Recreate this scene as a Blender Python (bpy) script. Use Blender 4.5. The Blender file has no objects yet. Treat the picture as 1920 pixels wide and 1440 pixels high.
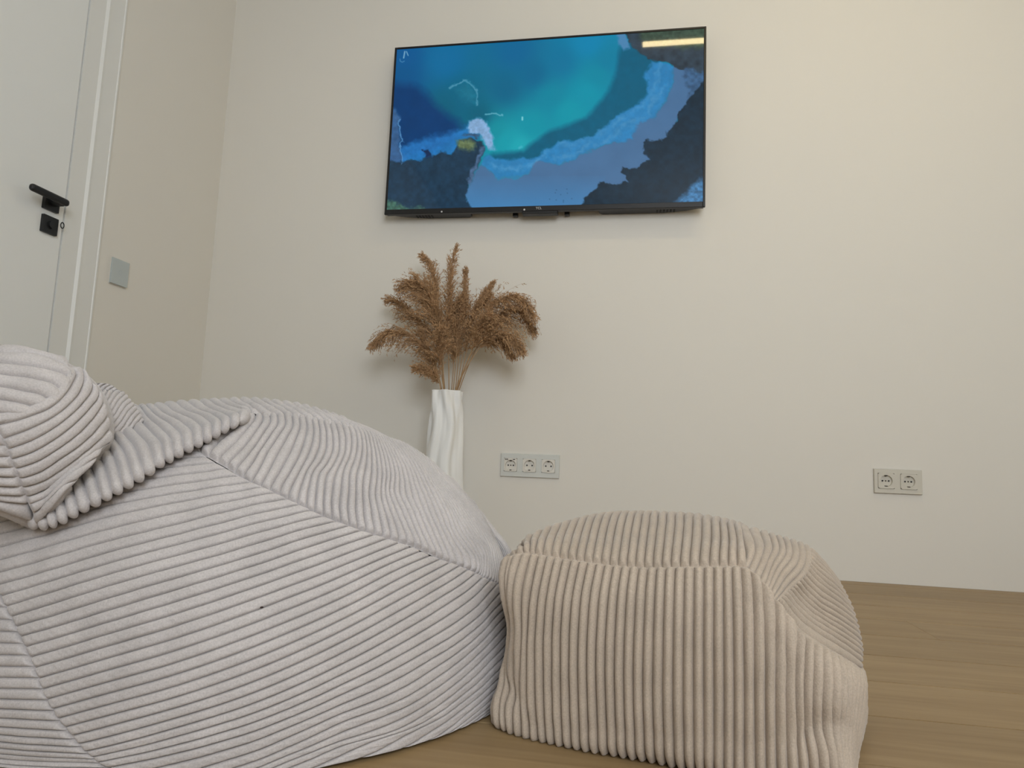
import bpy, bmesh, math, random
import numpy as np
from mathutils import Vector, Matrix

random.seed(7); RNG = np.random.default_rng(7)
SC = bpy.context.scene
COL = SC.collection

# ------------------------------------------------------------------ camera
F = 1250.0                                   # focal length in pixels of the 1920 x 1440 frame
YAW, PITCH, ROLL = [math.radians(a) for a in (9.815, 6.582, 2.274)]
CAM = np.array([0.0, 0.0, 0.350])
fwd = np.array([-math.sin(YAW) * math.cos(PITCH), math.cos(YAW) * math.cos(PITCH), math.sin(PITCH)])
rgt = np.array([math.cos(YAW), math.sin(YAW), 0.0])
upv = np.cross(rgt, fwd)
RX = math.cos(ROLL) * rgt + math.sin(ROLL) * upv
UX = -math.sin(ROLL) * rgt + math.cos(ROLL) * upv
cd = bpy.data.cameras.new('camera'); cam = bpy.data.objects.new('camera', cd); COL.objects.link(cam)
cd.sensor_width = 36.0; cd.lens = 36.0 * F / 1920.0; cd.clip_start = 0.02
cam.matrix_world = Matrix(((RX[0], UX[0], -fwd[0], CAM[0]), (RX[1], UX[1], -fwd[1], CAM[1]),
                           (RX[2], UX[2], -fwd[2], CAM[2]), (0, 0, 0, 1)))
SC.camera = cam

# ------------------------------------------------------------------ world, lights, exposure
vs = SC.view_settings
vs.view_transform = 'Standard'; vs.look = 'None'; vs.gamma = 1.0; vs.use_curve_mapping = False
vs.exposure = 0.0
w = bpy.data.worlds.new('sky'); SC.world = w; w.use_nodes = True
w.node_tree.nodes['Background'].inputs[0].default_value = (0.62, 0.76, 1.0, 1)
w.node_tree.nodes['Background'].inputs[1].default_value = 1.0

XL, XR, YB, YF, ZC = -1.690, 1.372, 2.42, -1.25, 2.62      # room: left, right, back (with the screen), front, ceiling
WIN_F = (-0.05, 1.25, 0.80, 2.25)                            # window in the wall behind the camera: x0 x1 z0 z1

def area(name, loc, rot, sx, sy, power, col):
    l = bpy.data.lights.new(name, 'AREA'); l.shape = 'RECTANGLE'; l.size = sx; l.size_y = sy
    l.energy = power; l.color = col
    o = bpy.data.objects.new(name, l); COL.objects.link(o); o.location = loc; o.rotation_euler = rot
    return o
area('daylight_rear_window', ((WIN_F[0] + WIN_F[1]) / 2, YF - 0.10, (WIN_F[2] + WIN_F[3]) / 2), (math.pi / 2, 0, 0),
     WIN_F[1] - WIN_F[0], WIN_F[3] - WIN_F[2], 68, (0.90, 0.95, 1.0))

# ------------------------------------------------------------------ pixel helpers
def rays(px, py):
    px = np.asarray(px, float); py = np.asarray(py, float)
    return (fwd[None] + ((px.ravel() - 960) / F)[:, None] * RX[None] - ((py.ravel() - 720) / F)[:, None] * UX[None])
def on_y(px, py, Y):
    r = rays(px, py); return CAM + r * ((Y - CAM[1]) / r[:, 1])[:, None]
def on_z(px, py, Z=0.0):
    r = rays(px, py); return CAM + r * ((Z - CAM[2]) / r[:, 2])[:, None]

# ------------------------------------------------------------------ materials
def nodes(m):
    m.use_nodes = True
    return m.node_tree.nodes, m.node_tree.links, m.node_tree.nodes['Principled BSDF']
def mat(name, col, rough=0.5, metal=0.0, bump=0.0, bscale=200.0, var=0.0, vscale=3.0, spec=0.5, coat=0.0):
    m = bpy.data.materials.new(name); N, L, b = nodes(m)
    b.inputs['Base Color'].default_value = (*col, 1); b.inputs['Roughness'].default_value = rough
    b.inputs['Metallic'].default_value = metal; b.inputs['Specular IOR Level'].default_value = spec
    b.inputs['Coat Weight'].default_value = coat; b.inputs['Coat Roughness'].default_value = 0.08
    tc = N.new('ShaderNodeTexCoord')
    if var > 0:
        n = N.new('ShaderNodeTexNoise'); n.inputs['Scale'].default_value = vscale; n.inputs['Detail'].default_value = 4
        L.new(tc.outputs['Object'], n.inputs['Vector'])
        r = N.new('ShaderNodeMapRange'); r.inputs['To Min'].default_value = 1 - var; r.inputs['To Max'].default_value = 1 + var
        L.new(n.outputs['Fac'], r.inputs['Value'])
        v = N.new('ShaderNodeVectorMath'); v.operation = 'SCALE'; v.inputs[0].default_value = col
        L.new(r.outputs['Result'], v.inputs['Scale']); L.new(v.outputs['Vector'], b.inputs['Base Color'])
    if bump > 0:
        n = N.new('ShaderNodeTexNoise'); n.inputs['Scale'].default_value = bscale; n.inputs['Detail'].default_value = 3
        L.new(tc.outputs['Object'], n.inputs['Vector'])
        bp = N.new('ShaderNodeBump'); bp.inputs['Strength'].default_value = bump; bp.inputs['Distance'].default_value = 0.002
        L.new(n.outputs['Fac'], bp.inputs['Height']); L.new(bp.outputs['Normal'], b.inputs['Normal'])
    return m

def fabric(name, col):
    m = bpy.data.materials.new(name); N, L, b = nodes(m)
    b.inputs['Roughness'].default_value = 0.95; b.inputs['Specular IOR Level'].default_value = 0.12
    b.inputs['Sheen Weight'].default_value = 0.35; b.inputs['Sheen Roughness'].default_value = 0.45
    tc = N.new('ShaderNodeTexCoord')
    n1 = N.new('ShaderNodeTexNoise'); n1.inputs['Scale'].default_value = 26; n1.inputs['Detail'].default_value = 5
    n2 = N.new('ShaderNodeTexNoise'); n2.inputs['Scale'].default_value = 520; n2.inputs['Detail'].default_value = 2
    for n in (n1, n2): L.new(tc.outputs['Object'], n.inputs['Vector'])
    a = N.new('ShaderNodeMapRange'); a.inputs["To Min"].default_value = 0.84; a.inputs["To Max"].default_value = 1.16
    c = N.new('ShaderNodeMapRange'); c.inputs['From Min'].default_value = 0.25; c.inputs['From Max'].default_value = 0.75
    c.inputs['To Min'].default_value = 0.88; c.inputs['To Max'].default_value = 1.12
    L.new(n1.outputs['Fac'], a.inputs['Value']); L.new(n2.outputs['Fac'], c.inputs['Value'])
    mu = N.new('ShaderNodeMath'); mu.operation = 'MULTIPLY'
    L.new(a.outputs['Result'], mu.inputs[0]); L.new(c.outputs['Result'], mu.inputs[1])
    v = N.new('ShaderNodeVectorMath'); v.operation = 'SCALE'; v.inputs[0].default_value = col
    L.new(mu.outputs['Value'], v.inputs['Scale']); L.new(v.outputs['Vector'], b.inputs['Base Color'])
    bp = N.new('ShaderNodeBump'); bp.inputs['Strength'].default_value = 0.35; bp.inputs['Distance'].default_value = 0.0012
    L.new(n2.outputs['Fac'], bp.inputs['Height']); L.new(bp.outputs['Normal'], b.inputs['Normal'])
    return m

def wood():
    m = bpy.data.materials.new('pale_oak'); N, L, b = nodes(m)
    b.inputs['Roughness'].default_value = 0.42; b.inputs['Specular IOR Level'].default_value = 0.35
    tc = N.new('ShaderNodeTexCoord'); oi = N.new('ShaderNodeObjectInfo')
    sc = N.new('ShaderNodeVectorMath'); sc.operation = 'SCALE'; sc.inputs['Scale'].default_value = 40.0
    cx = N.new('ShaderNodeCombineXYZ')
    for i in range(3): L.new(oi.outputs['Random'], cx.inputs[i])
    L.new(cx.outputs[0], sc.inputs[0])
    ad = N.new('ShaderNodeVectorMath'); ad.operation = 'ADD'
    L.new(tc.outputs['Object'], ad.inputs[0]); L.new(sc.outputs[0], ad.inputs[1])
    def noise(scale_vec, scale, det):
        mp = N.new('ShaderNodeMapping'); mp.inputs['Scale'].default_value = scale_vec
        n = N.new('ShaderNodeTexNoise'); n.inputs['Scale'].default_value = scale; n.inputs['Detail'].default_value = det
        n.inputs['Distortion'].default_value = 0.6
        L.new(ad.outputs[0], mp.inputs['Vector']); L.new(mp.outputs[0], n.inputs['Vector']); return n
    n1 = noise((0.5, 9, 1), 6, 8); n2 = noise((0.35, 3.2, 1), 4, 3)
    mx = N.new('ShaderNodeMath'); mx.operation = 'MULTIPLY_ADD'; mx.inputs[1].default_value = 0.6
    L.new(n1.outputs['Fac'], mx.inputs[0])
    h = N.new('ShaderNodeMath'); h.operation = 'MULTIPLY'; h.inputs[1].default_value = 0.4
    L.new(n2.outputs['Fac'], h.inputs[0]); L.new(h.outputs[0], mx.inputs[2])
    rp = N.new('ShaderNodeValToRGB')
    rp.color_ramp.elements[0].position = 0.28; rp.color_ramp.elements[0].color = (0.26, 0.168, 0.075, 1)
    rp.color_ramp.elements[1].position = 0.72; rp.color_ramp.elements[1].color = (0.40, 0.28, 0.143, 1)
    L.new(mx.outputs[0], rp.inputs['Fac'])
    hv = N.new('ShaderNodeHueSaturation')
    mr = N.new('ShaderNodeMapRange'); mr.inputs['To Min'].default_value = 0.92; mr.inputs['To Max'].default_value = 1.06
    L.new(oi.outputs['Random'], mr.inputs['Value']); L.new(mr.outputs[0], hv.inputs['Value'])
    L.new(rp.outputs['Color'], hv.inputs['Color']); L.new(hv.outputs['Color'], b.inputs['Base Color'])
    bp = N.new('ShaderNodeBump'); bp.inputs['Strength'].default_value = 0.12; bp.inputs['Distance'].default_value = 0.001
    L.new(n1.outputs['Fac'], bp.inputs['Height']); L.new(bp.outputs['Normal'], b.inputs['Normal'])
    return m

def emit(name, col, s):
    m = bpy.data.materials.new(name); N, L, b = nodes(m)
    b.inputs['Base Color'].default_value = (*col, 1)
    b.inputs['Emission Color'].default_value = (*col, 1); b.inputs['Emission Strength'].default_value = s
    return m

M_WALL = mat('cream_wall_paint', (0.78, 0.75, 0.685), 0.75, bump=0.06, bscale=350, spec=0.3)
M_CEIL = mat('white_ceiling_paint', (0.66, 0.64, 0.60), 0.85)
M_DOOR = mat('white_door_lacquer', (0.83, 0.84, 0.82), 0.38, spec=0.4)
M_TRIM = mat('white_trim_lacquer', (0.79, 0.79, 0.76), 0.42, spec=0.4)
M_BLACK = mat('matt_black_metal', (0.012, 0.013, 0.014), 0.42, spec=0.4)
M_TVB = mat('black_tv_plastic', (0.010, 0.010, 0.011), 0.38, spec=0.4)
M_TVG = mat('dark_grille_plastic', (0.004, 0.004, 0.004), 0.7)
M_LOGO = mat('silver_logo_print', (0.6, 0.6, 0.6), 0.3)
M_GLASSW = mat('pale_glass_plate', (0.68, 0.695, 0.66), 0.16, spec=0.5, coat=0.3)
M_PLW = mat('warm_white_plastic', (0.74, 0.71, 0.64), 0.35)
M_PLB = mat('beige_white_plastic', (0.64, 0.61, 0.53), 0.38)
M_HOLE = mat('dark_socket_hole', (0.012, 0.011, 0.010), 0.6)
M_CLIP = mat('bronze_earth_clip', (0.07, 0.055, 0.04), 0.35, metal=0.8)
M_SWITCH = mat('grey_glass_switch', (0.50, 0.55, 0.55), 0.14, coat=0.3)
M_RING = mat('faint_switch_ring', (0.40, 0.45, 0.46), 0.3)
M_VASE = mat('white_matt_ceramic', (0.86, 0.86, 0.84), 0.55, bump=0.05, bscale=120)
M_STEM = mat('dry_straw_stem', (0.42, 0.27, 0.14), 0.8, var=0.2, vscale=30)
M_PLUME = mat('dry_brown_plume', (0.50, 0.315, 0.17), 0.9, var=0.35, vscale=25, spec=0.1)
M_BAG = fabric('light_grey_corduroy', (0.55, 0.515, 0.505))
M_POUF = fabric('beige_corduroy', (0.485, 0.405, 0.325))
M_OAK = wood()
M_GAP = mat('dark_underlay', (0.03, 0.02, 0.012), 0.9)
M_LED = emit('warm_led_diffuser', (1.0, 0.80, 0.43), 32)
M_ALU = mat('white_aluminium_profile', (0.8, 0.8, 0.78), 0.4)
M_PVC = mat('white_window_frame', (0.8, 0.8, 0.8), 0.4)
mg = bpy.data.materials.new('window_glass'); N, L, b = nodes(mg)
tr = N.new('ShaderNodeBsdfTransparent'); gl = N.new('ShaderNodeBsdfGlossy'); gl.inputs['Roughness'].default_value = 0.02
mx = N.new('ShaderNodeMixShader'); mx.inputs[0].default_value = 0.06
L.new(tr.outputs[0], mx.inputs[1]); L.new(gl.outputs[0], mx.inputs[2]); L.new(mx.outputs[0], N['Material Output'].inputs['Surface'])
M_PANE = mg

# ------------------------------------------------------------------ object helpers
ORG = {}
def origin(o):
    return ORG.get(o.name, np.zeros(3))
def put(name, verts, faces, m, parent=None, smooth=False, colors=None):
    verts = np.asarray(verts, float)
    if parent is not None: verts = verts - origin(parent)
    me = bpy.data.meshes.new(name)
    if isinstance(faces, np.ndarray):
        nf, k = faces.shape
        me.vertices.add(len(verts)); me.vertices.foreach_set('co', verts.astype(np.float32).ravel())
        me.loops.add(nf * k); me.loops.foreach_set('vertex_index', faces.astype(np.int32).ravel())
        me.polygons.add(nf); me.polygons.foreach_set('loop_start', np.arange(0, nf * k, k, dtype=np.int32))
        me.update(calc_edges=True); me.validate()
    else:
        me.from_pydata([tuple(v) for v in verts], [], [tuple(f) for f in faces]); me.update()
    if m: me.materials.append(m)
    if smooth: me.polygons.foreach_set('use_smooth', [True] * len(me.polygons))
    o = bpy.data.objects.new(name, me); COL.objects.link(o)
    if parent is not None:
        o.parent = parent; ORG[o.name] = origin(parent)
    return o
def bm_obj(name, bm, m, parent=None, smooth=False):
    bmesh.ops.recalc_face_normals(bm, faces=bm.faces)
    if parent is not None: bmesh.ops.translate(bm, vec=Vector(-origin(parent)), verts=bm.verts)
    me = bpy.data.meshes.new(name); bm.to_mesh(me); bm.free()
    if m: me.materials.append(m)
    if smooth: me.polygons.foreach_set('use_smooth', [True] * len(me.polygons))
    o = bpy.data.objects.new(name, me); COL.objects.link(o)
    if parent is not None:
        o.parent = parent; ORG[o.name] = origin(parent)
    return o
def bm_box(bm, lo, hi, bev=0.0, seg=2):
    r = bmesh.ops.create_cube(bm, size=1.0)
    lo = Vector(lo); hi = Vector(hi); c = (lo + hi) / 2; s = hi - lo
    for v in r['verts']: v.co = Vector((v.co.x * s.x, v.co.y * s.y, v.co.z * s.z)) + c
    if bev > 0:
        es = list({e for v in r['verts'] for e in v.link_edges})
        bmesh.ops.bevel(bm, geom=es, offset=bev, segments=seg, affect='EDGES', profile=0.5)
def box(name, lo, hi, m, parent=None, bev=0.0, seg=2):
    bm = bmesh.new(); bm_box(bm, lo, hi, bev, seg); return bm_obj(name, bm, m, parent)
def bm_cyl(bm, p0, p1, r0, r1=None, seg=20, caps=True):
    r1 = r0 if r1 is None else r1
    p0 = Vector(p0); p1 = Vector(p1); d = p1 - p0
    q = bmesh.ops.create_cone(bm, cap_ends=caps, segments=seg, radius1=r0, radius2=r1, depth=d.length)
    Rm = d.to_track_quat('Z', 'Y').to_matrix()
    for v in q['verts']: v.co = Rm @ v.co + (p0 + p1) / 2
def cyl(name, p0, p1, r, m, parent=None, seg=20, r1=None):
    bm = bmesh.new(); bm_cyl(bm, p0, p1, r, r1, seg); return bm_obj(name, bm, m, parent)
def thing(name, base, label, cat, group=None):
    o = bpy.data.objects.new(name, None); COL.objects.link(o); o.empty_display_size = 0.05
    o.location = base; ORG[o.name] = np.array(base, float)
    o['label'] = label; o['category'] = cat
    if group: o['group'] = group
    return o
def struct(o):
    o['kind'] = 'structure'; return o
def prism(name, prof, axis, a0, a1, m, parent=None):
    """extrude a closed 2-D profile along an axis; profile coordinates are the two other axes in order"""
    n = len(prof); vs_ = []
    for a in (a0, a1):
        for p in prof:
            q = list(p); q.insert(axis, a); vs_.append(q)
    bm = bmesh.new(); bv = [bm.verts.new(v) for v in vs_]
    bm.faces.new(bv[:n]); bm.faces.new(bv[n:][::-1])
    for i in range(n): bm.faces.new((bv[i], bv[(i + 1) % n], bv[n + (i + 1) % n], bv[n + i]))
    return bm_obj(name, bm, m, parent)

# ------------------------------------------------------------------ room shell
T = 0.14
struct(box('wall_back', (XL - T, YB, 0), (XR + T, YB + T, ZC), M_WALL))
DY0, DY1, DZ = 0.80, 1.695, 2.12                            # door leaf on the left wall
bm = bmesh.new()
bm_box(bm, (XL - T, DY1 + 0.065, 0), (XL, YB, ZC)); bm_box(bm, (XL - T, YF, 0), (XL, DY0 - 0.065, ZC))
bm_box(bm, (XL - T, DY0 - 0.065, DZ + 0.065), (XL, DY1 + 0.065, ZC))
struct(bm_obj('wall_left', bm, M_WALL))
struct(box('wall_right', (XR, YF, 0), (XR + T, YB, ZC), M_WALL))
x0, x1, a0, a1 = WIN_F
bm = bmesh.new()
bm_box(bm, (XL - T, YF - T, 0), (x0, YF, ZC)); bm_box(bm, (x1, YF - T, 0), (XR + T, YF, ZC))
bm_box(bm, (x0, YF - T, 0), (x1, YF, a0)); bm_box(bm, (x0, YF - T, a1), (x1, YF, ZC))
struct(bm_obj('wall_front', bm, M_WALL))
struct(box('ceiling', (XL - T, YF - T, ZC), (XR + T, YB + T, ZC + 0.12), M_CEIL))

def window(name, axis, u0, u1, v0, v1, at):
    """frame with one mullion; axis 0: on a wall of constant x, axis 1: constant y"""
    def bx(bm, ua, ub, va, vb, d0, d1, bev=0.004):
        if axis == 0: bm_box(bm, (at + d0, ua, va), (at + d1, ub, vb), bev)
        else: bm_box(bm, (ua, at - d1, va), (ub, at - d0, vb), bev)
    e = 0.06; um = (u0 + u1) / 2
    bm = bmesh.new()
    bx(bm, u0, u0 + e, v0, v1, 0.02, 0.08); bx(bm, u1 - e, u1, v0, v1, 0.02, 0.08)
    bx(bm, u0 + e, u1 - e, v0, v0 + e, 0.02, 0.08); bx(bm, u0 + e, u1 - e, v1 - e, v1, 0.02, 0.08)
    bx(bm, um - 0.04, um + 0.04, v0 + e, v1 - e, 0.02, 0.08)
    o = struct(bm_obj(name, bm, M_PVC))
    for ua, ub in ((u0 + e, um - 0.04), (um + 0.04, u1 - e)):
        bm = bmesh.new(); bx(bm, ua, ub, v0 + e, v1 - e, 0.047, 0.053, 0); bm_obj('pane', bm, M_PANE, o)
    bm = bmesh.new(); bx(bm, um - 0.012, um + 0.012, (v0 + v1) / 2 - 0.06, (v0 + v1) / 2 + 0.06, 0.0, 0.02); bm_obj('window_handle', bm, M_PVC, o)
window('window_1', 1, x0, x1, a0, a1, YF)

# floor: slab with single planks laid parallel to the wall of the screen
floor = struct(box('floor', (XL - T, YF - T, -0.10), (XR + T, YB + T, -0.0145), M_GAP))
PW = 0.1795; PY0 = on_z(1805, 1291.7)[0][1]
kmin = int(math.floor((YF - PY0) / PW)) - 1; kmax = int(math.ceil((YB - PY0) / PW))
rows = 0
for k in range(kmin, kmax):
    ya = max(PY0 + k * PW, YF); yb = min(PY0 + (k + 1) * PW, YB)
    if yb - ya < 0.01: continue
    x = XL - random.uniform(0.1, 1.5)
    while x < XR:
        xa, xb = max(x, XL), min(x + 1.9, XR)
        if xb - xa > 0.02:
            cx_, cy_ = (xa + xb) / 2, (ya + yb) / 2
            bm = bmesh.new()
            bm_box(bm, (xa - cx_ + 0.0004, ya - cy_ + 0.0016, -0.0145), (xb - cx_ - 0.0004, yb - cy_ - 0.0016, 0.0), 0.0003, 1)
            p = bm_obj('plank', bm, M_OAK); p.parent = floor; p.location = (cx_, cy_, 0)
        x += 1.9

# door with casing, lever handle and lock plate
door = struct(box('door_1', (XL - 0.045, DY0, 0.006), (XL - 0.002, DY1 - 0.003, DZ), M_DOOR, bev=0.0012))
trim = struct(bpy.data.objects.new('trim_1', None)); COL.objects.link(trim)
ORG['trim_1'] = np.zeros(3)
def casing_prof(s):           # (depth from wall, distance outward from the leaf edge)
    return [(-0.05, 0.0), (0.001, 0.0), (0.001, 0.060), (0.009, 0.066), (0.009, 0.071), (0.0045, 0.073), (0.0045, 0.132), (0.007, 0.134),
            (0.007, 0.139), (0.0, 0.141), (0.0, 0.066), (-0.05, 0.066)]
for side, yy, sg in (('far', DY1, 1), ('near', DY0, -1)):
    prism('casing_upright', [(XL + d, yy + sg * q) for d, q in casing_prof(0)], 2, 0.0, DZ + 0.003, M_TRIM, trim)
bm = bmesh.new()
pr = [(XL + d, DZ + 0.003 + q) for d, q in casing_prof(0)]
n = len(pr); V = [[bm.verts.new((p[0], yy, p[1])) for p in pr] for yy in (DY0 - 0.141, DY1 + 0.141)]
bm.faces.new(V[0]); bm.faces.new(V[1][::-1])
for i in range(n): bm.faces.new((V[0][i], V[0][(i + 1) % n], V[1][(i + 1) % n], V[1][i]))
bm_obj('casing_head', bm, M_TRIM, trim)

hy, hz = 1.640, 1.056
h = box('rosette', (XL - 0.004, hy - 0.026, hz - 0.026), (XL + 0.008, hy + 0.026, hz + 0.026), M_BLACK, door, 0.0015)
h['label'] = 'square black handle rosette'
lv = bmesh.new(); bm_box(lv, (XL + 0.006, hy - 0.011, hz - 0.011), (XL + 0.040, hy + 0.011, hz + 0.011), 0.003)
bm_box(lv, (XL + 0.036, hy - 0.113, hz - 0.0105), (XL + 0.054, hy + 0.016, hz + 0.0105), 0.0085, 4)
o = bm_obj('lever_handle', lv, M_BLACK, door); o['label'] = 'flat black lever handle'
ky, kz = 1.643, 0.987
o = box('lock_plate', (XL - 0.004, ky - 0.026, kz - 0.026), (XL + 0.008, ky + 0.026, kz + 0.026), M_BLACK, door, 0.0015)
o['label'] = 'square black lock plate'
box('lock_slot', (XL + 0.0075, ky - 0.002, kz - 0.012), (XL + 0.0095, ky + 0.002, kz + 0.004), M_TVG, o)
cyl('lock_knob', (XL + 0.008, ky, kz), (XL + 0.014, ky, kz), 0.010, M_BLACK, o)
bm = bmesh.new()
tm = 20
for i in range(tm):
    a = 2 * math.pi * i / tm
bm_v = []
for i in range(tm):
    a = 2 * math.pi * i / tm; ring = []
    for j in range(6):
        b_ = 2 * math.pi * j / 6; rr = 1 + 0.0016 / 0.008 * math.cos(b_)
        ring.append(bm.verts.new((XL + 0.016 + 0.0016 * math.sin(b_), ky + 0.031 + 0.0058 * math.cos(a) * rr, kz + 0.010 + 0.0088 * math.sin(a) * rr)))
    bm_v.append(ring)
for i in range(tm):
    for j in range(6):
        bm.faces.new((bm_v[i][j], bm_v[(i + 1) % tm][j], bm_v[(i + 1) % tm][(j + 1) % 6], bm_v[i][(j + 1) % 6]))
kb = bm_obj('key_bow', bm, M_BLACK, door, True); kb['label'] = 'small ring-shaped black key bow'

# ------------------------------------------------------------------ patches of ribbed fabric
def herm(xs, ys, xq):
    xs = np.asarray(xs, float); ys = np.asarray(ys, float); xq = np.asarray(xq, float)
    if len(xs) == 2:
        t = ((xq - xs[0]) / (xs[1] - xs[0])).reshape((-1,) + (1,) * (ys.ndim - 1))
        return ys[0] * (1 - t) + ys[1] * t
    m = np.gradient(ys, xs, axis=0)
    i = np.clip(np.searchsorted(xs, xq, side='right') - 1, 0, len(xs) - 2)
    hh = (xs[i + 1] - xs[i]); t = (xq - xs[i]) / hh
    sh = (-1,) + (1,) * (ys.ndim - 1); t = t.reshape(sh); hh = hh.reshape(sh)
    t2, t3 = t * t, t * t * t
    return (2 * t3 - 3 * t2 + 1) * ys[i] + (t3 - 2 * t2 + t) * hh * m[i] + (-2 * t3 + 3 * t2) * ys[i + 1] + (t3 - t2) * hh * m[i + 1]

def wob(P, s, seed):
    r = np.random.default_rng(seed); out = np.zeros(P.shape[:-1])
    for _ in range(6):
        k = r.normal(size=3) * s; out += np.sin(P @ k + r.uniform(0, 6.28))
    return out / 3.0

def patch(name, ctrl, ref, mtl, parent, nu=120, amp=0.003, pw=3.0, seam=(True, True), vs_seam=(False, False), wr=0.0, v0=None, v1=None, tsub=None, seamd=0.0018, uref=(0.0, 0.35)):
    """ribs: list of (rib number, [(px, py[, off])...]); the surface is laid over ref(px, py, off) and grooved at whole numbers"""
    t = np.linspace(0, 1, nu); U = t - 0.85 * np.sin(2 * np.pi * t) / (2 * np.pi)
    rows_ = []
    world = ref is None
    if world: ref = lambda a, b, c: np.stack([a, b, c], -1)
    for v, pts in ctrl:
        a = np.array([(p[0], p[1], p[2] if len(p) > 2 else 0.0) for p in pts], float)
        d = np.concatenate([[0], np.cumsum(np.linalg.norm(np.diff(a, axis=0), axis=1) if world else np.hypot(np.diff(a[:, 0]), np.diff(a[:, 1])) + 200 * np.abs(np.diff(a[:, 2])))])
        ex = 0.0018 if world else 2.5; e0, e1 = (ex if seam[0] else 0), (ex if seam[1] else 0)
        rows_.append(herm(d / d[-1], a, (U * (d[-1] + e0 + e1) - e0) / d[-1]))
    vc = np.array([c[0] for c in ctrl], float); G = np.stack(rows_)
    va = vc[0] if v0 is None else v0; vb = vc[-1] if v1 is None else v1
    tsub = tsub or [0.0, 0.018, 0.05, 0.10, 0.18, 0.32, 0.5, 0.68, 0.82, 0.90, 0.95, 0.982]
    vq = np.array([i + s for i in range(int(math.floor(va)), int(math.ceil(vb)) + 1) for s in tsub])
    vq = vq[(vq >= va) & (vq <= vb)]
    Q = herm(vc, G, vq)
    P = ref(Q[..., 0].ravel(), Q[..., 1].ravel(), Q[..., 2].ravel()).reshape(Q.shape)
    Nn = np.cross(np.gradient(P, axis=0), np.gradient(P, axis=1))
    Nn /= np.linalg.norm(Nn, axis=-1, keepdims=True) + 1e-12
    vm = slice(len(vq) // 4, 3 * len(vq) // 4); um = slice(2 + int(nu * uref[0]), int(nu * uref[1]))
    if np.sum((Nn * (P - CAM))[vm, um]) > 0: Nn = -Nn; flip = True
    else: flip = False
    seg = np.linalg.norm(np.diff(P, axis=1), axis=-1)
    s = np.concatenate([np.zeros((len(vq), 1)), np.cumsum(seg, axis=1)], axis=1)
    e = s[:, -1:] - s
    fr = vq - np.floor(vq)
    prof = (1 - np.abs(2 * fr - 1) ** pw)[:, None] * np.ones_like(s)
    k = np.ones_like(s); dip = np.zeros_like(s)
    for on, dd in ((seam[0], s), (seam[1], e)):
        if on:
            k *= 1 - np.exp(-(dd / 0.0030) ** 2); dip -= seamd * np.exp(-(dd / 0.006) ** 2)
    sv = np.concatenate([np.zeros((1, nu)), np.cumsum(np.linalg.norm(np.diff(P, axis=0), axis=-1), axis=0)], axis=0)
    for on, dd in ((vs_seam[0], sv), (vs_seam[1], sv[-1:] - sv)):
        if on: dip -= seamd * np.exp(-(dd / 0.006) ** 2)
    # narrow ribs (foreshortened or gathered) get lower relief
    wv = np.linalg.norm(np.gradient(P, axis=0), axis=-1) / np.gradient(vq)[:, None]
    H = amp * np.clip(wv / 0.0100, 0.15, 1.10) * prof * k + dip
    if wr: H = H + wr * wob(P, 28.0, len(name)) + 0.4 * wr * wob(P, 75.0, len(name) + 5)
    H = H + 0.00035 * wob(P, 420.0, 3 + len(name))
    P2 = P + Nn * H[..., None]
    if parent is not None and name != 'x': P2[..., 2] = np.maximum(P2[..., 2], 0.001)
    nv = len(vq)
    ii, jj = np.meshgrid(np.arange(nv - 1), np.arange(nu - 1), indexing='ij')
    a = (ii * nu + jj).ravel(); b_ = a + 1; c = a + nu + 1; d = a + nu
    faces = np.stack([a, d, c, b_] if not flip else [a, b_, c, d], axis=1)
    return put(name, P2.reshape(-1, 3), faces, mtl, parent, True)

# ---- reference surfaces
BC = np.array([-0.575, 1.075]); BR = 0.412; BH = 0.442
BXL = 0.75                                      # the bag stretches further towards the door
def dome_ref(px, py, off):
    r = rays(px, py); cands = []
    for rx in (BR, BXL):
        S = np.array([1 / rx, 1 / BR, 1 / BH])
        o = (CAM - np.array([BC[0], BC[1], 0.0])) * S; d = r * S
        A = (d * d).sum(1); B = d @ o; C = o @ o - 1
        cands.append(CAM + r * ((-B - np.sqrt(np.maximum(B * B - A * C, 0))) / A)[:, None])
    wl = np.clip(0.5 - (cands[0][:, 0] - BC[0]) / 0.04, 0, 1)[:, None]
    out = cands[0] * (1 - wl) + cands[1] * wl
    return out + r / np.linalg.norm(r, axis=1, keepdims=True) * off[:, None]
def plane_ref(p0, nrm):
    p0 = np.array(p0, float); nrm = np.array(nrm, float) / np.linalg.norm(nrm)     # nrm points away from the camera
    def f(px, py, off):
        r = rays(px, py)
        t_ = ((p0 - CAM) @ nrm + off) / (r @ nrm)
        return CAM + r * t_[:, None]
    return f
def sphere_ref(c, R):
    c = np.array(c, float); R = np.array(R, float)
    def f(px, py, off):
        r = rays(px, py); o = (CAM - c) / R; d = r / R
        A = (d * d).sum(1); B = (d @ o); C = (o @ o) - 1
        tt = (-B - np.sqrt(np.maximum(B * B - A * C, 0))) / A
        return CAM + r * tt[:, None] + r / np.linalg.norm(r, axis=1, keepdims=True) * off[:, None]
    return f

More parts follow.
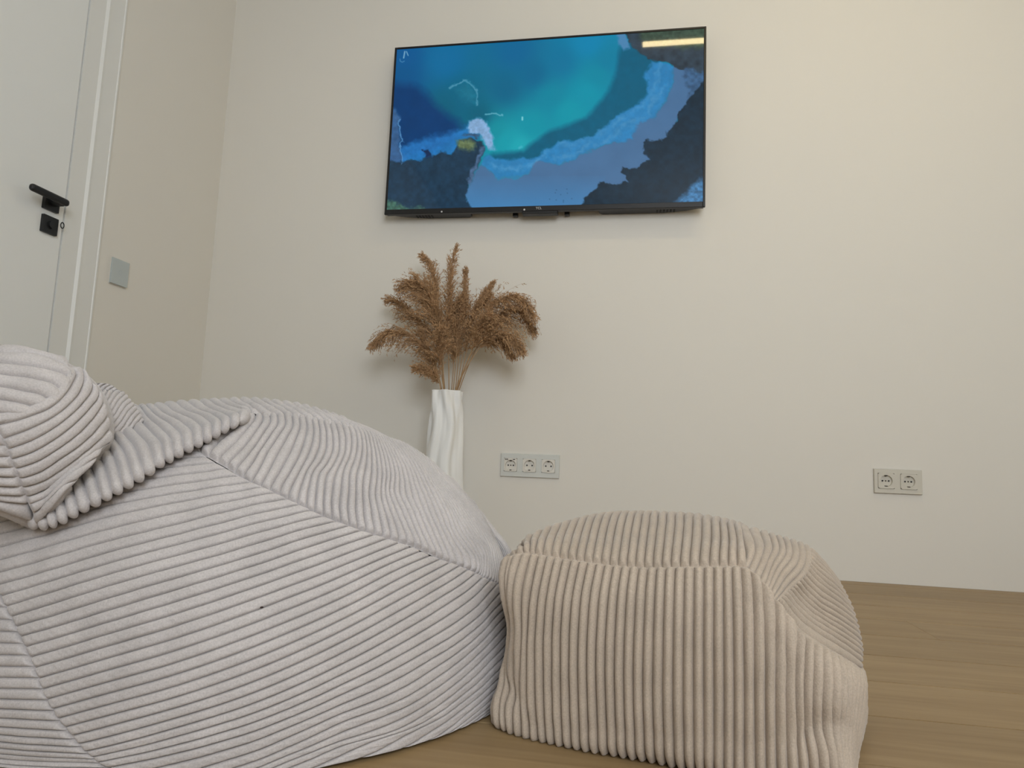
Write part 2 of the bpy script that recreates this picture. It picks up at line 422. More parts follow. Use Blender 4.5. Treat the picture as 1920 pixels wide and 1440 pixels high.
# ------------------------------------------------------------------ bean bag chair
bag = thing('bean_bag', (BC[0], BC[1], 0.0), 'large pale grey corduroy bean bag slumped on the floor with a folded-over top', 'bean bag')
A_RIBS = [
 (-6, [(-110, 915), (0, 885), (200, 850), (320, 836), (366, 840)]),
 (-3, [(-75, 960), (0, 942), (180, 905), (320, 882), (408, 870)]),
 (0, [(-40, 1015), (60, 988), (180, 958), (320, 931), (400, 917), (474, 906)]),
 (3, [(-14, 1079), (60, 1059), (160, 1030), (320, 988), (440, 958), (541, 938)]),
 (6, [(13, 1138), (80, 1118), (160, 1094), (320, 1047), (460, 1008), (607, 970)]),
 (9, [(39, 1194), (100, 1177), (180, 1153), (320, 1111), (480, 1061), (640, 1008), (677, 997)]),
 (12, [(67, 1252), (120, 1237), (190, 1216), (320, 1178), (480, 1124), (640, 1063), (747, 1019)]),
 (15, [(90, 1311), (200, 1280), (320, 1246), (480, 1190), (640, 1122), (757, 1063), (806, 1042)]),
 (18, [(126, 1362), (220, 1337), (320, 1310), (480, 1255), (640, 1183), (757, 1120), (820, 1085), (859, 1062)]),
 (21, [(163, 1407), (240, 1389), (320, 1367), (480, 1316), (640, 1245), (757, 1182), (840, 1131), (880, 1103), (902, 1083)]),
 (24, [(207, 1436), (320, 1413), (480, 1368), (640, 1302), (757, 1244), (860, 1182), (910, 1140), (938, 1104)]),
 (27, [(330, 1472), (420, 1443), (520, 1408), (640, 1354), (757, 1306), (860, 1238), (923, 1177), (955, 1140)]),
 (30, [(490, 1458), (560, 1430), (640, 1397), (757, 1359), (860, 1290), (923, 1230), (958, 1190)]),
 (33, [(745, 1403), (775, 1390), (800, 1374), (860, 1331), (923, 1277), (953, 1245)]),
 (36, [(850, 1367), (870, 1354), (885, 1343), (923, 1314), (944, 1292)]),
 (38.5, [(905, 1342), (913, 1337), (920, 1331), (928, 1326), (937, 1318)]),
]
patch('front_panel', A_RIBS, dome_ref, M_BAG, bag, nu=220, amp=0.0058, pw=7.0, wr=0.0018)
B_RIBS = [
 (-2, [(355, 850, .02), (372, 822, .02), (400, 798, .02), (415, 785, .02), (430, 775, .02)]),
 (0, [(378, 851), (395, 825, .004), (428, 801, .006), (444, 788, .003), (455, 778)]),
 (3, [(426, 875), (457, 843, .004), (482, 808, .003), (493, 791), (492, 780)]),
 (6, [(472, 905), (482, 890), (503, 850, .006), (523, 820, .004), (535, 800), (533, 781)]),
 (9, [(524, 928), (530, 912), (543, 890), (557, 865), (570, 832), (575, 807), (572, 785)]),
 (13, [(590, 960), (592, 925), (599, 890), (613, 871), (623, 847), (623, 823), (617, 793)]),
 (17, [(654, 987), (650, 958), (653, 923), (655, 890), (666, 857), (669, 832), (663, 808), (656, 799)]),
 (21, [(716, 1008), (709, 970), (703, 935), (707, 890), (705, 860), (700, 835), (696, 820), (690, 809)]),
 (25, [(777, 1025), (764, 992), (752, 960), (739, 924), (740, 891), (730, 855), (718, 828), (710, 815)]),
 (30, [(843, 1055), (824, 1011), (815, 990), (801, 955), (784, 912), (774, 885), (758, 857), (735, 824)]),
 (34, [(889, 1074), (887, 1056), (871, 1030), (853, 1001), (844, 976), (826, 937), (809, 906), (793, 878), (762, 836)]),
 (38, [(906, 1084), (904, 1038), (887, 1009), (869, 980), (852, 949), (834, 922), (815, 893), (787, 851)]),
 (42, [(926, 1096), (922, 1060), (916, 1030), (904, 1003), (889, 980), (871, 953), (850, 925), (812, 869)]),
 (48, [(948, 1104), (943, 1062), (934, 1030), (914, 998), (900, 975), (885, 950), (866, 926), (836, 889)]),
 (54, [(968, 1110), (962, 1062), (950, 1030), (926, 997), (911, 977), (894, 954), (875, 930), (845, 894)]),
 (60, [(972, 1112, .05), (965, 1064, .05), (951, 1033, .05), (926, 1000, .05), (910, 980, .05), (892, 957, .05), (873, 933, .05), (843, 897, .05)]),
]
patch('side_panel', B_RIBS, dome_ref, M_BAG, bag, nu=150, amp=0.0066, pw=3.4, wr=0.0012)
# the top with its rolled front edge
C_RIBS = []
def c_rib(i, sil, up, low, roll=0.045, upoff=-0.02, back=0.06):
    mid = (up[0] * 0.5 + low[0] * 0.5 + 7, up[1] * 0.5 + low[1] * 0.5 - 5)
    C_RIBS.append((i, [(sil[0] - 8, sil[1] + 5, back), (sil[0], sil[1], 0.02), ((sil[0] + up[0]) / 2 - 3, (sil[1] + up[1]) / 2 + 1, 0.004),
                       (up[0], up[1], upoff), (mid[0], mid[1], -roll - 0.004), (low[0], low[1], -roll + 0.012), (low[0] - 4, low[1] - 8, 0.0)]))
for i, up, low in ((-14, (30, 950), (38, 972)), (-12, (62, 942), (75, 984)), (-10, (90, 922), (108, 977)), (-8, (122, 890), (147, 957)), (-6, (160, 856), (190, 936)),
                   (-4, (205, 838), (230, 913)), (-2, (243, 826), (270, 889))):
    up = (up[0] - 16, up[1] - 16)
    c_rib(i, (up[0] - 35 - (i + 14) * 1.5, up[1] - 20 - (i + 14) * 2.5), up, low, roll=0.045, back=0.04)
for i, sil, up, low in ((0, (248, 763), (285, 813), (308, 863)), (1, (260, 763), (304, 806), (325, 855)), (2, (273, 763), (324, 801), (343, 844)), (3, (287, 762), (346, 797), (362, 835)),
                        (5, (328, 758), (387, 788), (395, 818)), (7, (373, 755), (423, 781), (428, 800)), (8, (391, 754), (440, 776), (445, 792))):
    c_rib(i, sil, up, low)
c_rib(9, (410, 753), (454, 772), (460, 786), roll=0.020, upoff=-0.008)
for i, sil, e in ((10, (430, 752), (466, 772)), (11, (449, 751), (490, 776)), (12.5, (478, 751), (524, 778)), (14, (507, 754), (550, 780)), (16, (545, 759), (590, 786)), (18, (580, 767), (625, 794)), (20, (615, 778), (655, 799)), (21.5, (640, 786), (668, 803))):
    m_ = ((sil[0] + e[0]) / 2, (sil[1] + e[1]) / 2)
    C_RIBS.append((i, [(sil[0] - 8, sil[1] + 5, .06), (sil[0], sil[1], .02), (m_[0] - 6, m_[1] - 2, .006), (m_[0] + 6, m_[1] + 3, .0), (e[0] - 4, e[1] - 2, -.002), (e[0], e[1], -.002), (e[0] + 3, e[1] + 6, .006)]))
patch('top_panel', C_RIBS, dome_ref, M_BAG, bag, nu=120, amp=0.0062, pw=2.4, seam=(False, False), wr=0.0006, uref=(0.4, 0.8))
# left side panel
F_RIBS = [
 (-8, [(-150, 925, .05), (-146, 924), (-128, 921), (-110, 918)]), (-4, [(-172, 1032, .05), (-168, 1032), (-110, 1031), (-45, 1030)]),
 (0, [(-190, 1128, .05), (-186, 1128), (-100, 1134), (14, 1139)]), (3, [(-205, 1198, .05), (-201, 1198), (-100, 1204), (0, 1206), (43, 1207)]),
 (6, [(-218, 1262, .05), (-214, 1262), (-100, 1268), (0, 1270), (73, 1271)]), (9, [(-230, 1310, .05), (-226, 1310), (-110, 1322), (0, 1328), (104, 1332)]),
 (12, [(-238, 1345, .05), (-234, 1345), (-120, 1365), (0, 1376), (141, 1385)]), (15, [(-244, 1370, .05), (-240, 1370), (-120, 1396), (0, 1412), (185, 1422)]),
 (17, [(-248, 1384, .05), (-244, 1384), (-120, 1412), (0, 1430), (207, 1437)]), (20, [(-250, 1396, .05), (-246, 1396), (-120, 1424), (0, 1443), (180, 1460), (330, 1473)]),
]
patch('end_panel', F_RIBS, dome_ref, M_BAG, bag, nu=100, amp=0.0050, pw=5.0, wr=0.001, seam=(False, True))

# folded hood at the upper left
hc = CAM + rays([62], [818])[0] * 0.86
HR = (0.101, 0.108, 0.118)
hood_ref = sphere_ref(hc, HR)
E2 = [
 (-1, [(-25, 775), (20, 772), (55, 762), (85, 748), (108, 728), (122, 706), (118, 692), (90, 676)]),
 (0, [(-8, 798), (30, 790), (60, 780), (90, 768), (115, 748), (134, 722), (142, 702), (128, 688)]),
 (1, [(4, 824), (60, 803), (100, 782), (130, 758), (150, 733), (157, 710), (151, 690)]),
 (2, [(14, 843), (60, 826), (100, 803), (130, 780), (155, 755), (172, 728), (166, 712)]),
 (3, [(20, 862), (60, 848), (100, 825), (140, 793), (165, 768), (182, 745), (184, 730)]),
 (4, [(28, 880), (70, 865), (110, 840), (150, 808), (180, 775), (194, 752)]),
 (5, [(35, 898), (75, 885), (115, 858), (150, 832), (185, 798), (201, 778)]),
 (6, [(41, 915), (80, 902), (115, 880), (150, 852), (185, 822), (205, 803)]),
 (7, [(49, 932), (85, 918), (115, 897), (145, 872), (180, 845), (207, 827)]),
 (8, [(55, 946, -.008), (85, 933, -.010), (105, 917, -.012), (128, 897, -.012), (155, 875, -.012), (183, 852, -.006)]),
 (9, [(62, 962, -.014), (80, 950, -.016), (97, 934, -.018), (114, 917, -.018), (133, 899, -.016), (153, 880, -.008)]),
 (10, [(66, 978, -.016), (78, 968, -.018), (91, 954, -.020), (104, 939, -.020), (119, 920, -.016), (134, 903, -.010)]),
 (11, [(70, 988, .02), (83, 979, .02), (97, 966, .02), (111, 951, .02), (126, 932, .02), (140, 914, .02)]),
]
patch('hood_side', E2, hood_ref, M_BAG, bag, nu=90, amp=0.0050, pw=4.5, wr=0.0012)
E1 = [
 (0, [(-90, 660, .008), (-40, 650, .008), (0, 649, .008), (40, 654, .006), (62, 663, .006), (90, 669, .006), (125, 672, .008)]),
 (1, [(-90, 664), (-40, 662), (0, 664), (47, 665), (85, 673), (110, 684), (130, 694)]),
 (2, [(-90, 674), (-40, 677), (0, 682), (67, 690), (115, 703), (137, 714)]),
 (3, [(-90, 690), (-40, 696), (0, 702), (67, 712), (100, 722), (119, 741)]),
 (4, [(-90, 708), (-40, 718), (0, 725), (50, 735), (80, 743), (97, 758)]),
 (5, [(-90, 732), (-40, 743), (0, 750), (40, 757), (60, 763), (76, 771)]),
 (6, [(-90, 758), (-40, 768), (0, 775), (20, 779), (36, 785)]),
 (7, [(-90, 785), (-50, 792), (-20, 797), (-6, 799)]),
]
patch('hood_top', E1, hood_ref, M_BAG, bag, nu=80, amp=0.0060, pw=3.4, wr=0.001, seam=(False, True))
E3 = [
 (-1, [(-90, 800), (-40, 812), (4, 815)]), (0, [(-90, 820), (-40, 832), (11, 836)]), (1, [(-90, 845), (-40, 854), (18, 857)]), (2, [(-90, 868), (-40, 874), (26, 877)]),
 (3, [(-90, 886), (-40, 891), (33, 895)]), (4, [(-90, 902), (-40, 908), (40, 913)]), (5, [(-90, 914), (-40, 922), (48, 929)]),
 (6, [(-90, 922), (-30, 932), (55, 945)]), (7, [(-90, 930), (-30, 942), (66, 978)]), (8, [(-90, 930, .05), (-30, 944, .04), (62, 984, .03)]),
]
patch('hood_end', E3, hood_ref, M_BAG, bag, nu=60, amp=0.0062, pw=2.4, seam=(False, True))
kc = CAM + rays([206], [796])[0] * 0.975
KR = (0.0425, 0.075, 0.0475)
knob_ref = sphere_ref(kc, KR)
E4 = [
 (-1, [(158, 745), (163, 733), (168, 724), (174, 717)]), (1, [(172, 752), (182, 736), (192, 722), (199, 719)]),
 (4, [(186, 775), (199, 755), (212, 736), (220, 730)]), (8, [(198, 810), (220, 785), (238, 760), (246, 754)]),
 (12, [(208, 842), (236, 820), (257, 792), (265, 783)]), (15, [(228, 850), (252, 836), (271, 812), (277, 802)]),
 (17, [(243, 852), (264, 840), (280, 822), (286, 814)]),
]
patch('hood_back', E4, knob_ref, M_BAG, bag, nu=70, amp=0.0036, pw=2.6, seam=(False, False))

def ellipsoid(name, c, R, mtl, parent, ribs=0, amp=0.0, leftx=0.0, inset=0.008, full=False, nth=256, nph=60):
    ph = np.linspace(-math.pi / 2 if full else 0.0, math.pi / 2, nph); th = np.linspace(0, 2 * math.pi, nth, endpoint=False)
    TH, PH = np.meshgrid(th, ph)
    D_ = np.stack([np.cos(PH) * np.cos(TH), np.cos(PH) * np.sin(TH), np.sin(PH)], -1)
    rx = np.where(D_[..., 0] < 0, leftx if leftx else R[0], R[0])
    fr = (TH / (2 * math.pi) * ribs) % 1.0 if ribs else 0
    hgt = (amp * (1 - np.abs(2 * fr - 1) ** 3) * np.cos(PH) if ribs else 0) - inset
    hgt = hgt + np.zeros_like(TH); P = np.array(c) + D_ * np.stack([rx + hgt, R[1] + hgt, R[2] + hgt], -1)
    P[..., 2] = np.maximum(P[..., 2], 0.0012)
    ii, jj = np.meshgrid(np.arange(nph - 1), np.arange(nth), indexing='ij')
    a = (ii * nth + jj).ravel(); b_ = (ii * nth + (jj + 1) % nth).ravel()
    return put(name, P.reshape(-1, 3), np.stack([a, b_, b_ + nth, a + nth], 1), mtl, parent, True)
ellipsoid('back_panel', (BC[0], BC[1], 0), (BR, BR, BH), M_BAG, bag, ribs=230, amp=0.005, leftx=BXL, inset=0.018, nth=1840, nph=60)
ellipsoid('hood_lining', hc, HR, M_BAG, bag, inset=0.014, full=True, nth=80, nph=50)
ellipsoid('hood_back_lining', kc, KR, M_BAG, bag, inset=0.009, full=True, nth=60, nph=40)

lp = dome_ref(np.array([489.0]), np.array([1138.0]), np.array([-0.0055]))[0]
bm = bmesh.new(); bmesh.ops.create_icosphere(bm, subdivisions=2, radius=1.0)
for v in bm.verts:
    k = 1 + 0.35 * math.sin(7 * v.co.x + 3 * v.co.y) * math.cos(5 * v.co.z)
    v.co = Vector((lp[0] + v.co.x * 0.0026 * k, lp[1] + v.co.y * 0.0016 * k, lp[2] + v.co.z * 0.0014 * k))
sp_ = bm_obj('lint_speck', bm, mat('dark_brown_lint', (0.05, 0.03, 0.025), 0.9), None, True)
sp_['label'] = 'tiny dark brown lint speck caught on the bean bag front'; sp_['category'] = 'lint'

# ------------------------------------------------------------------ pouf
pl0 = on_z(932, 1352)[0]; pl1 = on_z(1337, 1437)[0]
dirx = (pl1 - pl0) / np.linalg.norm(pl1 - pl0); nrm = np.array([-dirx[1], dirx[0], 0.0])     # away from the camera
pbase = pl0 - nrm * 0.030
pouf_ref = plane_ref(pbase, nrm)
pc = pbase + dirx * 0.22 + nrm * 0.24
pouf = thing('floor_pouf', (pc[0], pc[1], 0.0), 'squat beige corduroy pouf with upright ribs and a dented corner', 'pouf')
class Lp(tuple): pass                          # a point in the pouf's own frame: along the front, away from the camera, height
def pw_(pts):
    out = []
    for p in pts:
        if isinstance(p, Lp): out.append(pbase * np.array([1, 1, 0]) + dirx * p[0] + nrm * p[1] + np.array([0, 0, max(p[2], 0.0015)]))
        else:
            q = pouf_ref(np.array([p[0]]), np.array([p[1]]), np.array([p[2] if len(p) > 2 else 0.0]))[0]; q[2] = max(q[2], 0.0015); out.append(q)
    return [tuple(q) for q in out]
def loc_(p):
    q = np.array(pw_([p])[0]) - pbase; return np.array([q @ dirx, q @ nrm, q[2] + pbase[2]])
FR = []
for i, pts in (
 (-5, [(962, 1046, .10), (960, 1080, .09), (972, 1190, .10), (955, 1290, .10), (940, 1345, .08)]),
 (-4, [(952, 1048, .05), (949, 1075, .04), (966, 1190, .055), (945, 1290, .05), (931, 1330, .03), (933, 1347, .03)]),
 (-3, [(953, 1044, .03), (946, 1075, .02), (963, 1190, .03), (943, 1285, .025), (932, 1325, .012), (935, 1352, .01)]),
 (-1, [(966, 1040, .02), (958, 1080, .008), (968, 1190, .012), (957, 1250, .016), (958, 1290, .010), (950, 1320, .004), (952, 1362)]),
 (0, [(981, 1037, .016), (967, 1090), (971, 1190), (970, 1260, .006), (971, 1305, .006), (964, 1330), (966, 1368)]),
 (2, [(1011, 1040, .014), (997, 1110, -.004), (992, 1190, -.006), (992, 1310, -.005), (994, 1350, -.003), (996, 1378, -.001)]),
 (5, [(1056, 1047, .012), (1042, 1120, -.008), (1037, 1190, -.012), (1037, 1310, -.010), (1039, 1355, -.007), (1042, 1386, -.003)]),
 (10, [(1134, 1058, .010), (1124, 1120, -.012), (1119, 1190, -.018), (1119, 1310, -.016), (1121, 1360, -.012), (1123, 1398, -.006)]),
 (15, [(1215, 1064, .010), (1210, 1120, -.012), (1207, 1190, -.020), (1206, 1310, -.018), (1208, 1365, -.014), (1210, 1408, -.007)]),
 (20, [(1302, 1063, .010), (1301, 1120, -.010), (1300, 1190, -.018), (1300, 1310, -.018), (1301, 1375, -.014), (1303, 1425, -.008)]),
 (23, [(1356, 1062, .012), (1356, 1120, -.006), (1356, 1190, -.014), (1357, 1310, -.014), (1357, 1380, -.011), (1358, 1441, -.006)]),
 (25, [(1389, 1062, .014), (1391, 1120, -.002), (1393, 1190, -.010), (1395, 1310, -.012), (1395, 1385, -.009), (1396, 1447, -.005)]),
 (26, [(1407, 1069, .016), (1411, 1130, .002), (1413, 1200, -.008), (1414, 1310, -.010), (1415, 1385, -.008), (1417, 1450, -.004)]),
 (27, [(1426, 1087, .018), (1431, 1150, .004), (1433, 1210, -.004), (1434, 1310, -.008), (1435, 1385, -.006), (1437, 1453, -.003)]),
 (28, [(1450, 1120, .020), (1452, 1170, .008), (1453, 1220, 0), (1453, 1310, -.006), (1454, 1385, -.004), (1457, 1456, -.002)]),
 (29, [(1469, 1144, .022), (1472, 1190, .010), (1472, 1240, .004), (1472, 1310, -.002), (1473, 1370, 0), (1478, 1459)]),
 (30, [(1489, 1176, .026), (1490, 1215, .014), (1489, 1260, .008), (1489, 1310, .004), (1491, 1370, .006), (1497, 1430, -.002), (1498, 1462)]),
 (32, [(1522, 1204, .036), (1523, 1230, .024), (1523, 1265, .018), (1521, 1310, .014), (1522, 1362, .016), (1533, 1410, .004), (1536, 1465, .006)]),
 (34, [(1549, 1221, .052), (1556, 1245, .038), (1559, 1280, .030), (1557, 1315, .026), (1558, 1358, .028), (1562, 1400, .018), (1574, 1468, .014)]),
 (36, [(1572, 1233, .075), (1580, 1260, .056), (1582, 1290, .048), (1581, 1320, .044), (1578, 1365, .042), (1577, 1400, .034), (1588, 1468, .026)]),
 (38, [(1590, 1243, .10), (1598, 1270, .08), (1598, 1300, .070), (1595, 1330, .064), (1590, 1370, .058), (1586, 1410, .050), (1592, 1466, .040)]),
 (41, [(1607, 1255, .15), (1612, 1280, .13), (1611, 1310, .12), (1607, 1345, .11), (1601, 1385, .10), (1595, 1420, .09), (1592, 1462, .075)]),
):
    q = loc_(pts[-1]); FR.append((i, pw_(pts + [Lp((q[0], q[1] + .010, q[2] * .5)), Lp((q[0], q[1] + .035, 0.0015))])))
def side_rib(i, a, b_, top, dr):
    FR.append((i, pw_([Lp((a, b_, top)), Lp((a, b_, top * .75)), Lp((a + dr[0] * .3, b_ + dr[1] * .3, top * .5)), Lp((a + dr[0] * .3, b_ + dr[1] * .3, top * .25)), Lp((a, b_, .02)), Lp((a - dr[0], b_ - dr[1], .006)), Lp((a - dr[0] * 4, b_ - dr[1] * 4, .0015))])))
for i, a_, b_, tp in ((45, .448, .22, .10), (50, .442, .29, .12), (55, .415, .36, .14), (60, .370, .398, .15)): side_rib(i, a_, b_, tp, (.008, .002))
FR.insert(0, FR[0]); FR.pop(0)
LEFT = []
for i, a_, b_, tp in ((-19, .03, .395, .19), (-14, -.012, .33, .20), (-9, -.022, .20, .205)):
    LEFT.append((i, pw_([Lp((a_, b_, tp)), Lp((a_, b_, tp * .75)), Lp((a_ - .002, b_, tp * .5)), Lp((a_ - .002, b_, tp * .25)), Lp((a_, b_, .02)), Lp((a_ + .008, b_, .006)), Lp((a_ + .03, b_, .0015))])))
FR = LEFT + FR
patch('front_panel', FR, None, M_POUF, pouf, nu=150, amp=0.0078, pw=2.3, wr=0.0010, seam=(True, False))
# top: ribs run from the front seam over the crown
TR = []
for i, a, m_, s_ in (
 (-3, (944, 1052, .06), (948, 1046, .09), (955, 1039, .13)), (-1, (966, 1039, .02), (972, 1031, .06), (980, 1023, .13)), (0, (981, 1036, .016), (986, 1026, .05), (995, 1016, .14)), (2, (1003, 1037, .014), (1010, 1016, .06), (1026, 998, .16)),
 (5, (1049, 1045, .012), (1058, 1010, .07), (1077, 981, .19)), (8, (1095, 1052, .010), (1104, 1012, .07), (1121, 971, .20)),
 (12, (1159, 1060, .010), (1166, 1013, .07), (1180, 966, .21)), (16, (1224, 1063, .010), (1229, 1014, .07), (1236, 966, .21)),
 (20, (1293, 1062, .010), (1297, 1016, .07), (1300, 970, .21)), (23, (1348, 1061, .012), (1351, 1019, .065), (1349, 979, .20)),
 (25, (1382, 1061, .014), (1382, 1022, .06), (1376, 986, .19)), (26, (1400, 1062, .016), (1396, 1026, .055), (1389, 990, .19))):
    q1 = tuple(np.array(a) * .5 + np.array(m_) * .5 + np.array((0, -2, -.008))); q2 = tuple(np.array(m_) * .45 + np.array(s_) * .55 + np.array((-2 if i < 16 else 0, -5, -.015)))
    L0 = loc_(s_); av = max(L0[0], -.018)
    if i < 0: m_ = q2 = None
    pts = [a, q1, m_, q2, s_] if m_ else [a, Lp((loc_(a)[0], .09, loc_(a)[2] + .001)), Lp((max(L0[0], -.02), .13, L0[2])), Lp((max(L0[0], -.02), .17, L0[2] - .002))]
    TR.append((i, pw_(pts + [Lp((av, max(.27, L0[1] + .05), L0[2] - .010)), Lp((av * .97 + .006, .345, .215)), Lp((av * .95 + .01, .40, .14)), Lp((av * .95 + .01, .405, .03))])))
patch('top_panel', TR, None, M_POUF, pouf, nu=110, amp=0.0070, pw=2.5, wr=0.0008, seam=(True, False))
# top corner piece whose ribs bend down into the dent
T2 = []
for i, pts in (
 (-2, [(1374, 1070, .026), (1378, 1048, .055), (1376, 1028, .085), (1370, 1010, .135), (1368, 996, .19)]),
 (0, [(1391, 1068, .016), (1398, 1044, .04), (1395, 1020, .07), (1390, 1003, .12), (1386, 990, .18)]),
 (1, [(1402, 1070, .020), (1414, 1038, .055), (1414, 1022, .085), (1409, 1007, .13), (1404, 994, .19)]),
 (2, [(1413, 1078, .020), (1428, 1042, .065), (1432, 1026, .10), (1429, 1012, .14), (1424, 999, .19)]),
 (4, [(1432, 1098, .020), (1447, 1058, .075), (1460, 1036, .11), (1459, 1020, .15), (1454, 1007, .20)]),
 (6, [(1442, 1114, .020), (1462, 1074, .08), (1482, 1048, .12), (1484, 1028, .16), (1480, 1015, .20)]),
 (8, [(1453, 1127, .022), (1477, 1096, .085), (1500, 1070, .13), (1508, 1048, .17), (1507, 1025, .22)]),
 (9, [(1456, 1130, .022), (1482, 1104, .09), (1508, 1078, .14), (1517, 1056, .18), (1518, 1030, .23)])):
    s_ = pts[-1]
    L0 = loc_(s_)
    T2.append((i, pw_(pts + [Lp((L0[0] - .002, L0[1] + .06, L0[2] - .008)), Lp((L0[0] - .008, .345, .208)), Lp((L0[0] * .96, .395, .14)), Lp((L0[0] * .96, .40, .03))])))
patch('top_corner_panel', T2, None, M_POUF, pouf, nu=80, amp=0.0052, pw=3.4, wr=0.0006, seam=(True, False))
SR = []
for i, pts in (
 (-2, [(1440, 1136, .040), (1462, 1168, .050), (1490, 1204, .062), (1520, 1226, .075), (1556, 1246, .10), (1602, 1276, .17)]),
 (0, [(1448, 1124, .026), (1468, 1156, .035), (1494, 1191, .045), (1521, 1211, .055), (1555, 1231, .08), (1604, 1261, .16)]),
 (2, [(1459, 1117, .04), (1482, 1146, .058), (1506, 1170, .075), (1532, 1188, .095), (1570, 1212, .13), (1609, 1240, .19)]),
 (5, [(1476, 1102, .08), (1496, 1128, .10), (1520, 1150, .118), (1546, 1167, .138), (1580, 1188, .17), (1612, 1212, .23)]),
 (8, [(1492, 1086, .11), (1509, 1108, .13), (1530, 1127, .145), (1554, 1142, .165), (1583, 1160, .20), (1606, 1178, .25)]),
 (11, [(1505, 1066, .145), (1520, 1084, .16), (1538, 1099, .175), (1558, 1113, .195), (1578, 1128, .225), (1595, 1145, .26)]),
 (14, [(1512, 1045, .18), (1524, 1058, .19), (1538, 1070, .205), (1553, 1083, .22), (1567, 1097, .245), (1580, 1112, .27)]),
 (17, [(1514, 1030, .225), (1521, 1036, .23), (1532, 1047, .24), (1543, 1060, .25), (1555, 1075, .265), (1566, 1090, .285)]),
 (20, [(1511, 1032, .30), (1518, 1038, .30), (1528, 1050, .31), (1538, 1063, .32), (1549, 1078, .33), (1560, 1094, .34)])):
    e_ = pts[-1]
    L0 = loc_(e_)
    SR.append((i, pw_(pts + [Lp((L0[0], L0[1] + .04, L0[2] - .010)), Lp((L0[0] - .022, min(L0[1] + .11, .375), L0[2] - .025)), Lp((L0[0] - .075, .402, L0[2] - .045))])))
patch('side_panel', SR, None, M_POUF, pouf, nu=110, amp=0.0052, pw=2.8, wr=0.0010, seam=(True, False))
# hull of the sides and back that face away
def superbox(name, c, ax, R, mtl, parent, e=0.45, ribs=0, amp=0.0, nth=720, nph=60):
    ph = np.linspace(-math.pi / 2, math.pi / 2, nph); th = np.linspace(0, 2 * math.pi, nth, endpoint=False)
    TH, PH = np.meshgrid(th, ph); sp = lambda x, p: np.sign(x) * np.abs(x) ** p
    fr = (TH / (2 * math.pi) * ribs) % 1.0; g = 1 + amp / 0.2 * (1 - np.abs(2 * fr - 1) ** 3) * np.cos(PH)
    X = R[0] * sp(np.cos(PH), e) * sp(np.cos(TH), e) * g; Y = R[1] * sp(np.cos(PH), e) * sp(np.sin(TH), e) * g; Z = R[2] * sp(np.sin(PH), 0.6)
    P = np.array(c) + X[..., None] * ax[0] + Y[..., None] * ax[1] + Z[..., None] * np.array([0, 0, 1.0])
    P[..., 2] = np.maximum(P[..., 2], 0.0)
    ii, jj = np.meshgrid(np.arange(nph - 1), np.arange(nth), indexing='ij')
    a = (ii * nth + jj).ravel(); b_ = (ii * nth + (jj + 1) % nth).ravel()
    return put(name, P.reshape(-1, 3), np.stack([a, b_, b_ + nth, a + nth], 1), mtl, parent, True)
superbox('back_panel', pbase + dirx * 0.215 + nrm * 0.225 + np.array([0, 0, 0.105 - pbase[2]]), (dirx, nrm), (0.180, 0.172, 0.100), M_POUF, pouf, ribs=120, amp=0.004)

# ------------------------------------------------------------------ television
TY = 2.350
tl, trr, br, bl = on_y([738, 1324, 1323, 723], [88, 50, 388, 402], TY)
tx0, tx1 = (tl[0] + bl[0]) / 2, (trr[0] + br[0]) / 2; tz0, tz1 = (bl[2] + br[2]) / 2, (tl[2] + trr[2]) / 2
tcx = (tx0 + tx1) / 2
tv = thing('television', (tcx, YB, tz0), 'wide black flat screen television on the wall showing a blue bay from above', 'television')
box('rear_shell', (tx0 + 0.004, TY + 0.006, tz0 + 0.003), (tx1 - 0.004, TY + 0.026, tz1 - 0.002), M_TVB, tv, 0.002)
bw = 0.0085
bm = bmesh.new()
bm_box(bm, (tx0, TY, tz0), (tx0 + bw, TY + 0.010, tz1), 0.0012, 1); bm_box(bm, (tx1 - bw, TY, tz0), (tx1, TY + 0.010, tz1), 0.0012, 1)
bm_box(bm, (tx0 + bw, TY, tz1 - bw), (tx1 - bw, TY + 0.010, tz1), 0.0012, 1); bm_box(bm, (tx0 + bw, TY, tz0), (tx1 - bw, TY + 0.010, tz0 + 0.020), 0.0012, 1)
bez = bm_obj('bezel', bm, M_TVB, tv)
# deep lower housings on either side with speaker slots, tapering towards the ends
def housing(xa, xb, flipx):
    pr = [(0.0, TY + 0.024), (0.05, TY + 0.046), (0.13, TY + 0.062), (xb - xa - 0.012, TY + 0.062), (xb - xa, TY + 0.050), (xb - xa, TY + 0.024)]
    pr = [((xb - p[0]) if flipx else (xa + p[0]), p[1]) for p in pr]
    o = prism('lower_housing', pr, 2, tz0 + 0.004, tz0 + 0.30, M_TVB, tv)
    g0, g1 = (xb - 0.15, xb - 0.09) if flipx else (xa + 0.09, xa + 0.15)
    for k in range(6):
        gx = g0 + (g1 - g0) * k / 5
        box('speaker_slot', (gx - 0.003, TY + 0.030, tz0 + 0.0025), (gx + 0.003, TY + 0.052, tz0 + 0.0045), M_TVG, o)
housing(tx0 + 0.03, tx0 + 0.335, False); housing(tx1 - 0.375, tx1 - 0.015, True)
box('lower_housing', (tx0 + 0.30, TY + 0.024, tz0 + 0.035), (tx1 - 0.34, YB - 0.004, tz0 + 0.30), M_TVB, tv, 0.002)
cxm = on_y([1012], [395], TY)[0][0]
rm = box('sensor_module', (cxm - 0.066, TY + 0.002, tz0 - 0.010), (cxm + 0.066, TY + 0.030, tz0 + 0.004), M_TVB, tv, 0.002)
